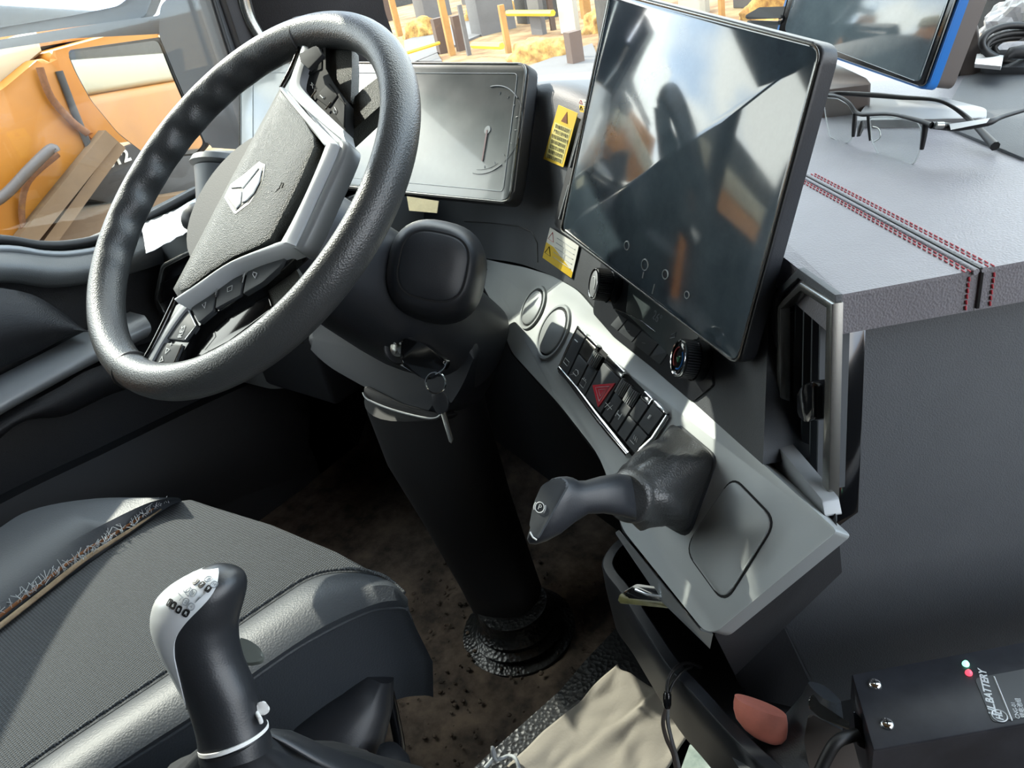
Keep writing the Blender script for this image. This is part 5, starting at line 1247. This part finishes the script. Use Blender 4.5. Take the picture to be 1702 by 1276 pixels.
# ================================================================== SECOND SCREEN (tablet with blue bumper)
TB = PL(at(1450, 60, .84), (-.46, -.83, .30))
tb_ = thing('tablet_monitor', TB(1535, 150), 'tilted tablet with bright blue bumper edge standing on the leather dash top', 'tablet')
go_ = [TB(1352, -170), TB(1640, -150), TB(1534, 146), TB(1290, 60)]
plate('tablet_glass', rnd([TB(1364, -160), TB(1622, -130), TB(1527, 137), TB(1303, 52)], .006), TB.n, .004, 'screen', tb_, bev=.0008)
plate('tablet_bezel', [p - TB.n * .0015 for p in rnd(go_, .008)], TB.n, .004, 'gloss', tb_, bev=.001)
plate('blue_bumper', [p - TB.n * .004 for p in rnd([TB(1348, -176), TB(1646, -156), TB(1536, 151), TB(1284, 62)], .009)], TB.n, .013, 'blue', tb_, bev=.003)
plate('rear_shell', [p - TB.n * .016 for p in rnd([TB(1352, -170), TB(1640, -150), TB(1532, 146), TB(1290, 60)], .010)], TB.n, .030, 'brown', tb_, bev=.006)
sp_ = PL(at(1580, 90, .855), (.55, -.78, .15))
plate('pale_plate', sp_.L([(1584, 60), (1600, 67), (1574, 118), (1560, 116)]), sp_.n, .003, 'gplate', tb_, bev=.0004)
stn = PL(at(1600, 120, .90), (.15, -.96, .12))
plate('stand_plate', stn.L([(1532, 150), (1590, 60), (1618, 22), (1626, 48), (1632, 113), (1630, 178), (1586, 178), (1532, 162)]), stn.n, .02, 'brown', tb_, bev=.002)
plate('stand_rib', stn.L([(1596, 90), (1600, 86), (1590, 176), (1578, 176)], .002), stn.n, .004, 'dark', tb_)
plate('stand_foot', rnd([zat(1420, 200, .728), zat(1640, 196, .728), zat(1640, 180, .728), zat(1560, 160, .728), zat(1450, 160, .728)], .01), Z, .008, 'gplate', tb_, bev=.002)
bs = plate('junction_box', rnd([zat(x, y, .75) for x, y in ((1366, 150), (1448, 140), (1440, 130), (1385, 104), (1352, 116))], .003), Z, .03, 'brown', None, bev=.002)
tag(bs, 'flat grey plastic box on the dash top between touchscreen and tablet', 'box')
# small camera bracket on the dash edge
BK = PL(at(1280, 40, .98), (-.3, -.93, .2))
bk_ = thing('mounting_clip', BK(1290, 62), 'small black hinged plastic box above the touchscreen top edge', 'clip')
plate('clip_body', rnd(BK.L([(1241, 34), (1296, 36), (1318, 26), (1322, 58), (1316, 84), (1244, 60)]), .002), BK.n, .02, 'button', bk_, bev=.002)
plate('clip_lid', rnd(BK.L([(1238, 26), (1262, 12), (1324, 10), (1328, 22), (1298, 30), (1240, 32)], .004), .002), BK.n, .02, 'black', bk_, bev=.002)
for x in (1296, 1312): lathe('clip_hinge', BK(x, 33, .004), CR, [(0, .006), (.01, .006)], 'gloss', bk_, n=14)
# ================================================================== GLASSES
GLP = PL(zat(1430, 240, .723), (-.635, -.772, .04))
gs = thing('eyeglasses', zat(1500, 250, .722), 'half rimmed eyeglasses with black frame lying open on the leather dash top', 'glasses')
lens1 = [(1369, 162), (1392, 164), (1410, 174), (1420, 190), (1419, 224), (1412, 236), (1400, 239), (1378, 226), (1371, 186)]
lens2 = [(1446, 195), (1480, 194), (1524, 203), (1531, 214), (1529, 250), (1519, 273), (1484, 268), (1460, 257), (1448, 233)]
for ln in (lens1, lens2):
    P = rnd(GLP.L(ln), .003, 3); plate('lens', P, GLP.n, .0012, GL, gs)
    tube('lens_edge', P, .0005, GW, gs, seg=5, closed=True)
tube('brow_bar', GLP.L([(1366, 158), (1392, 160), (1410, 170), (1422, 186), (1432, 190), (1446, 190), (1482, 190), (1526, 200), (1548, 208)], .0005), [.0018, .0016, .0018, .0022, .0022, .0020, .0016, .002, .0026], 'seal', gs, sub=5, seg=8)
tube('rim_end', GLP.L([(1421, 188), (1420, 206), (1418, 227)], .0005), [.002, .0024, .0016], 'seal', gs, sub=3)
tube('rim_end', GLP.L([(1443, 192), (1444, 210), (1446, 234)], .0005), [.0016, .0016, .001], 'seal', gs, sub=3)
tube('rim_end', GLP.L([(1538, 206), (1536, 225), (1532, 248)], .0005), [.0026, .0024, .0018], 'seal', gs, sub=3)
tube('rim_end', GLP.L([(1366, 158), (1367, 172), (1369, 186)], .0005), [.0018, .0014, .001], 'seal', gs, sub=3)
psweep('nose_pad', [(1432, 202, .715, 1, 0, 3, .002), (1431, 212, .715, 1, 0, 6, .003), (1427, 226, .715, 1, 0, 3, .002)], 'seal', gs, n=12)
tube('nose_wire', catmull([GLP(1450, 210, -.004), GLP(1460, 214, -.010), GLP(1463, 228, -.01), GLP(1452, 236, -.008)], 4), .0005, 'dchrome', gs, seg=6)
zT = .754
tube('temple', [GLP(1366, 158), zat(1392, 155, zT + .003), zat(1451, 158, zT + .002), zat(1500, 162, zT + .001), zat(1554, 166, zT), zat(1584, 178, zT - .006), zat(1616, 203, .737), zat(1654, 243, .727)], [.0016, .0022, .0026, .0022, .0016, .0018, .0026, .0042], 'seal', gs, sub=5, seg=8)
tube('temple', [GLP(1548, 208), zat(1572, 210, zT - .002), zat(1590, 211, zT - .002), zat(1642, 203, zT), zat(1668, 193, zT), zat(1740, 172, zT - .002)], [.003, .0034, .0036, .0032, .0020, .0016], 'seal', gs, sub=5, seg=8)
plate('temple_inlay', [zat(x, y, zT + .004) for x, y in ((1578, 206), (1646, 196), (1640, 204), (1580, 216))], CAM - zat(1600, 205, zT), .002, 'gplate', gs, bev=.0003)
lathe('hinge', GLP(1556, 208, .001), CR, [(0, .0028), (.006, .0028)], 'dchrome', gs, n=12)
# ================================================================== top right corner: ridge, cable, bag, dark panel
rg = plate('dash_ridge', rnd([zat(1634, 112, .73), zat(1760, 112, .73), zat(1760, 80, .74), zat(1625, 84, .74)], .01), Z, .03, 'sleather', None, bev=.008)
tag(rg, 'raised padded leather ridge at the far right of the dash top', 'padding')
wb = plate('white_ledge', [zat(1620, 106, .742), zat(1664, 110, .742), zat(1668, 92, .742), zat(1624, 88, .742)], Z, .004, 'nylon', None); tag(wb, 'white sheet lying on the far right dash ridge', 'sheet')
bpn = PL(at(1680, 20, 1.12), (-.2, -.95, .2))
bp_ = plate('black_board', rnd(bpn.L([(1632, -120), (1622, 10), (1626, 50), (1636, 60), (1668, 66), (1720, 60), (1800, -120)]), .006), bpn.n, .012, 'matte', None, bev=.002); tag(bp_, 'dark board standing behind the clear bag at the far right of the dash', 'board')
cbl = thing('coiled_cable', at(1680, 90, .95), 'dark coiled cable lying beside the clear plastic bag on the dash', 'cable')
for i, (x, y, rx, ry) in enumerate(((1688, 72, 56, 30), (1700, 78, 62, 24), (1694, 84, 58, 22), (1712, 80, 60, 22))):
    tube('cable_turn', catmull([at(x + rx * math.cos(t), y + ry * math.sin(t), .865 + .008 * i) for t in [k * math.pi / 5 for k in range(10)]], 4, True), .004, 'seal', cbl, seg=8, closed=True)
psweep('cable_plug', [(1672, 96, .85, .3, 1, 4, .004), (1680, 88, .85, .3, 1, 9, .007), (1700, 86, .85, .1, 1, 11, .008), (1722, 88, .85, 0, 1, 8, .006)], 'matte', cbl, n=12)
bm = bmesh.new(); bmesh.ops.create_icosphere(bm, subdivisions=4, radius=1)
bc_ = at(1696, 40, .90)
for v in bm.verts:
    d = v.co.copy(); k = 1 + .35 * _n.noise(d * 2.2) + .16 * abs(_n.noise(d * 6)); tap = 1 - .45 * max(0, d.dot(CU_))
    v.co = bc_ + (CR * d.dot(CR) * .042 * tap + CU_ * d.dot(CU_) * .036 + CF * d.dot(CF) * .035) * k
bg_ = bm2(bm, 'plastic_bag', GB); tag(bg_, 'crumpled clear plastic bag at the top right on the dash', 'bag')

# lettering becomes plain mesh
bpy.context.view_layer.update(); dg = bpy.context.evaluated_depsgraph_get()
for o in [o for o in bpy.data.objects if o.type == 'FONT']:
    me = bpy.data.meshes.new_from_object(o.evaluated_get(dg)); nm = o.name
    q = bpy.data.objects.new('x', me); COL.objects.link(q); q.parent = o.parent
    q.matrix_parent_inverse = o.matrix_parent_inverse.copy(); q.matrix_basis = o.matrix_basis.copy()
    if not me.materials: me.materials.append(o.data.materials[0])
    bpy.data.objects.remove(o); q.name = nm
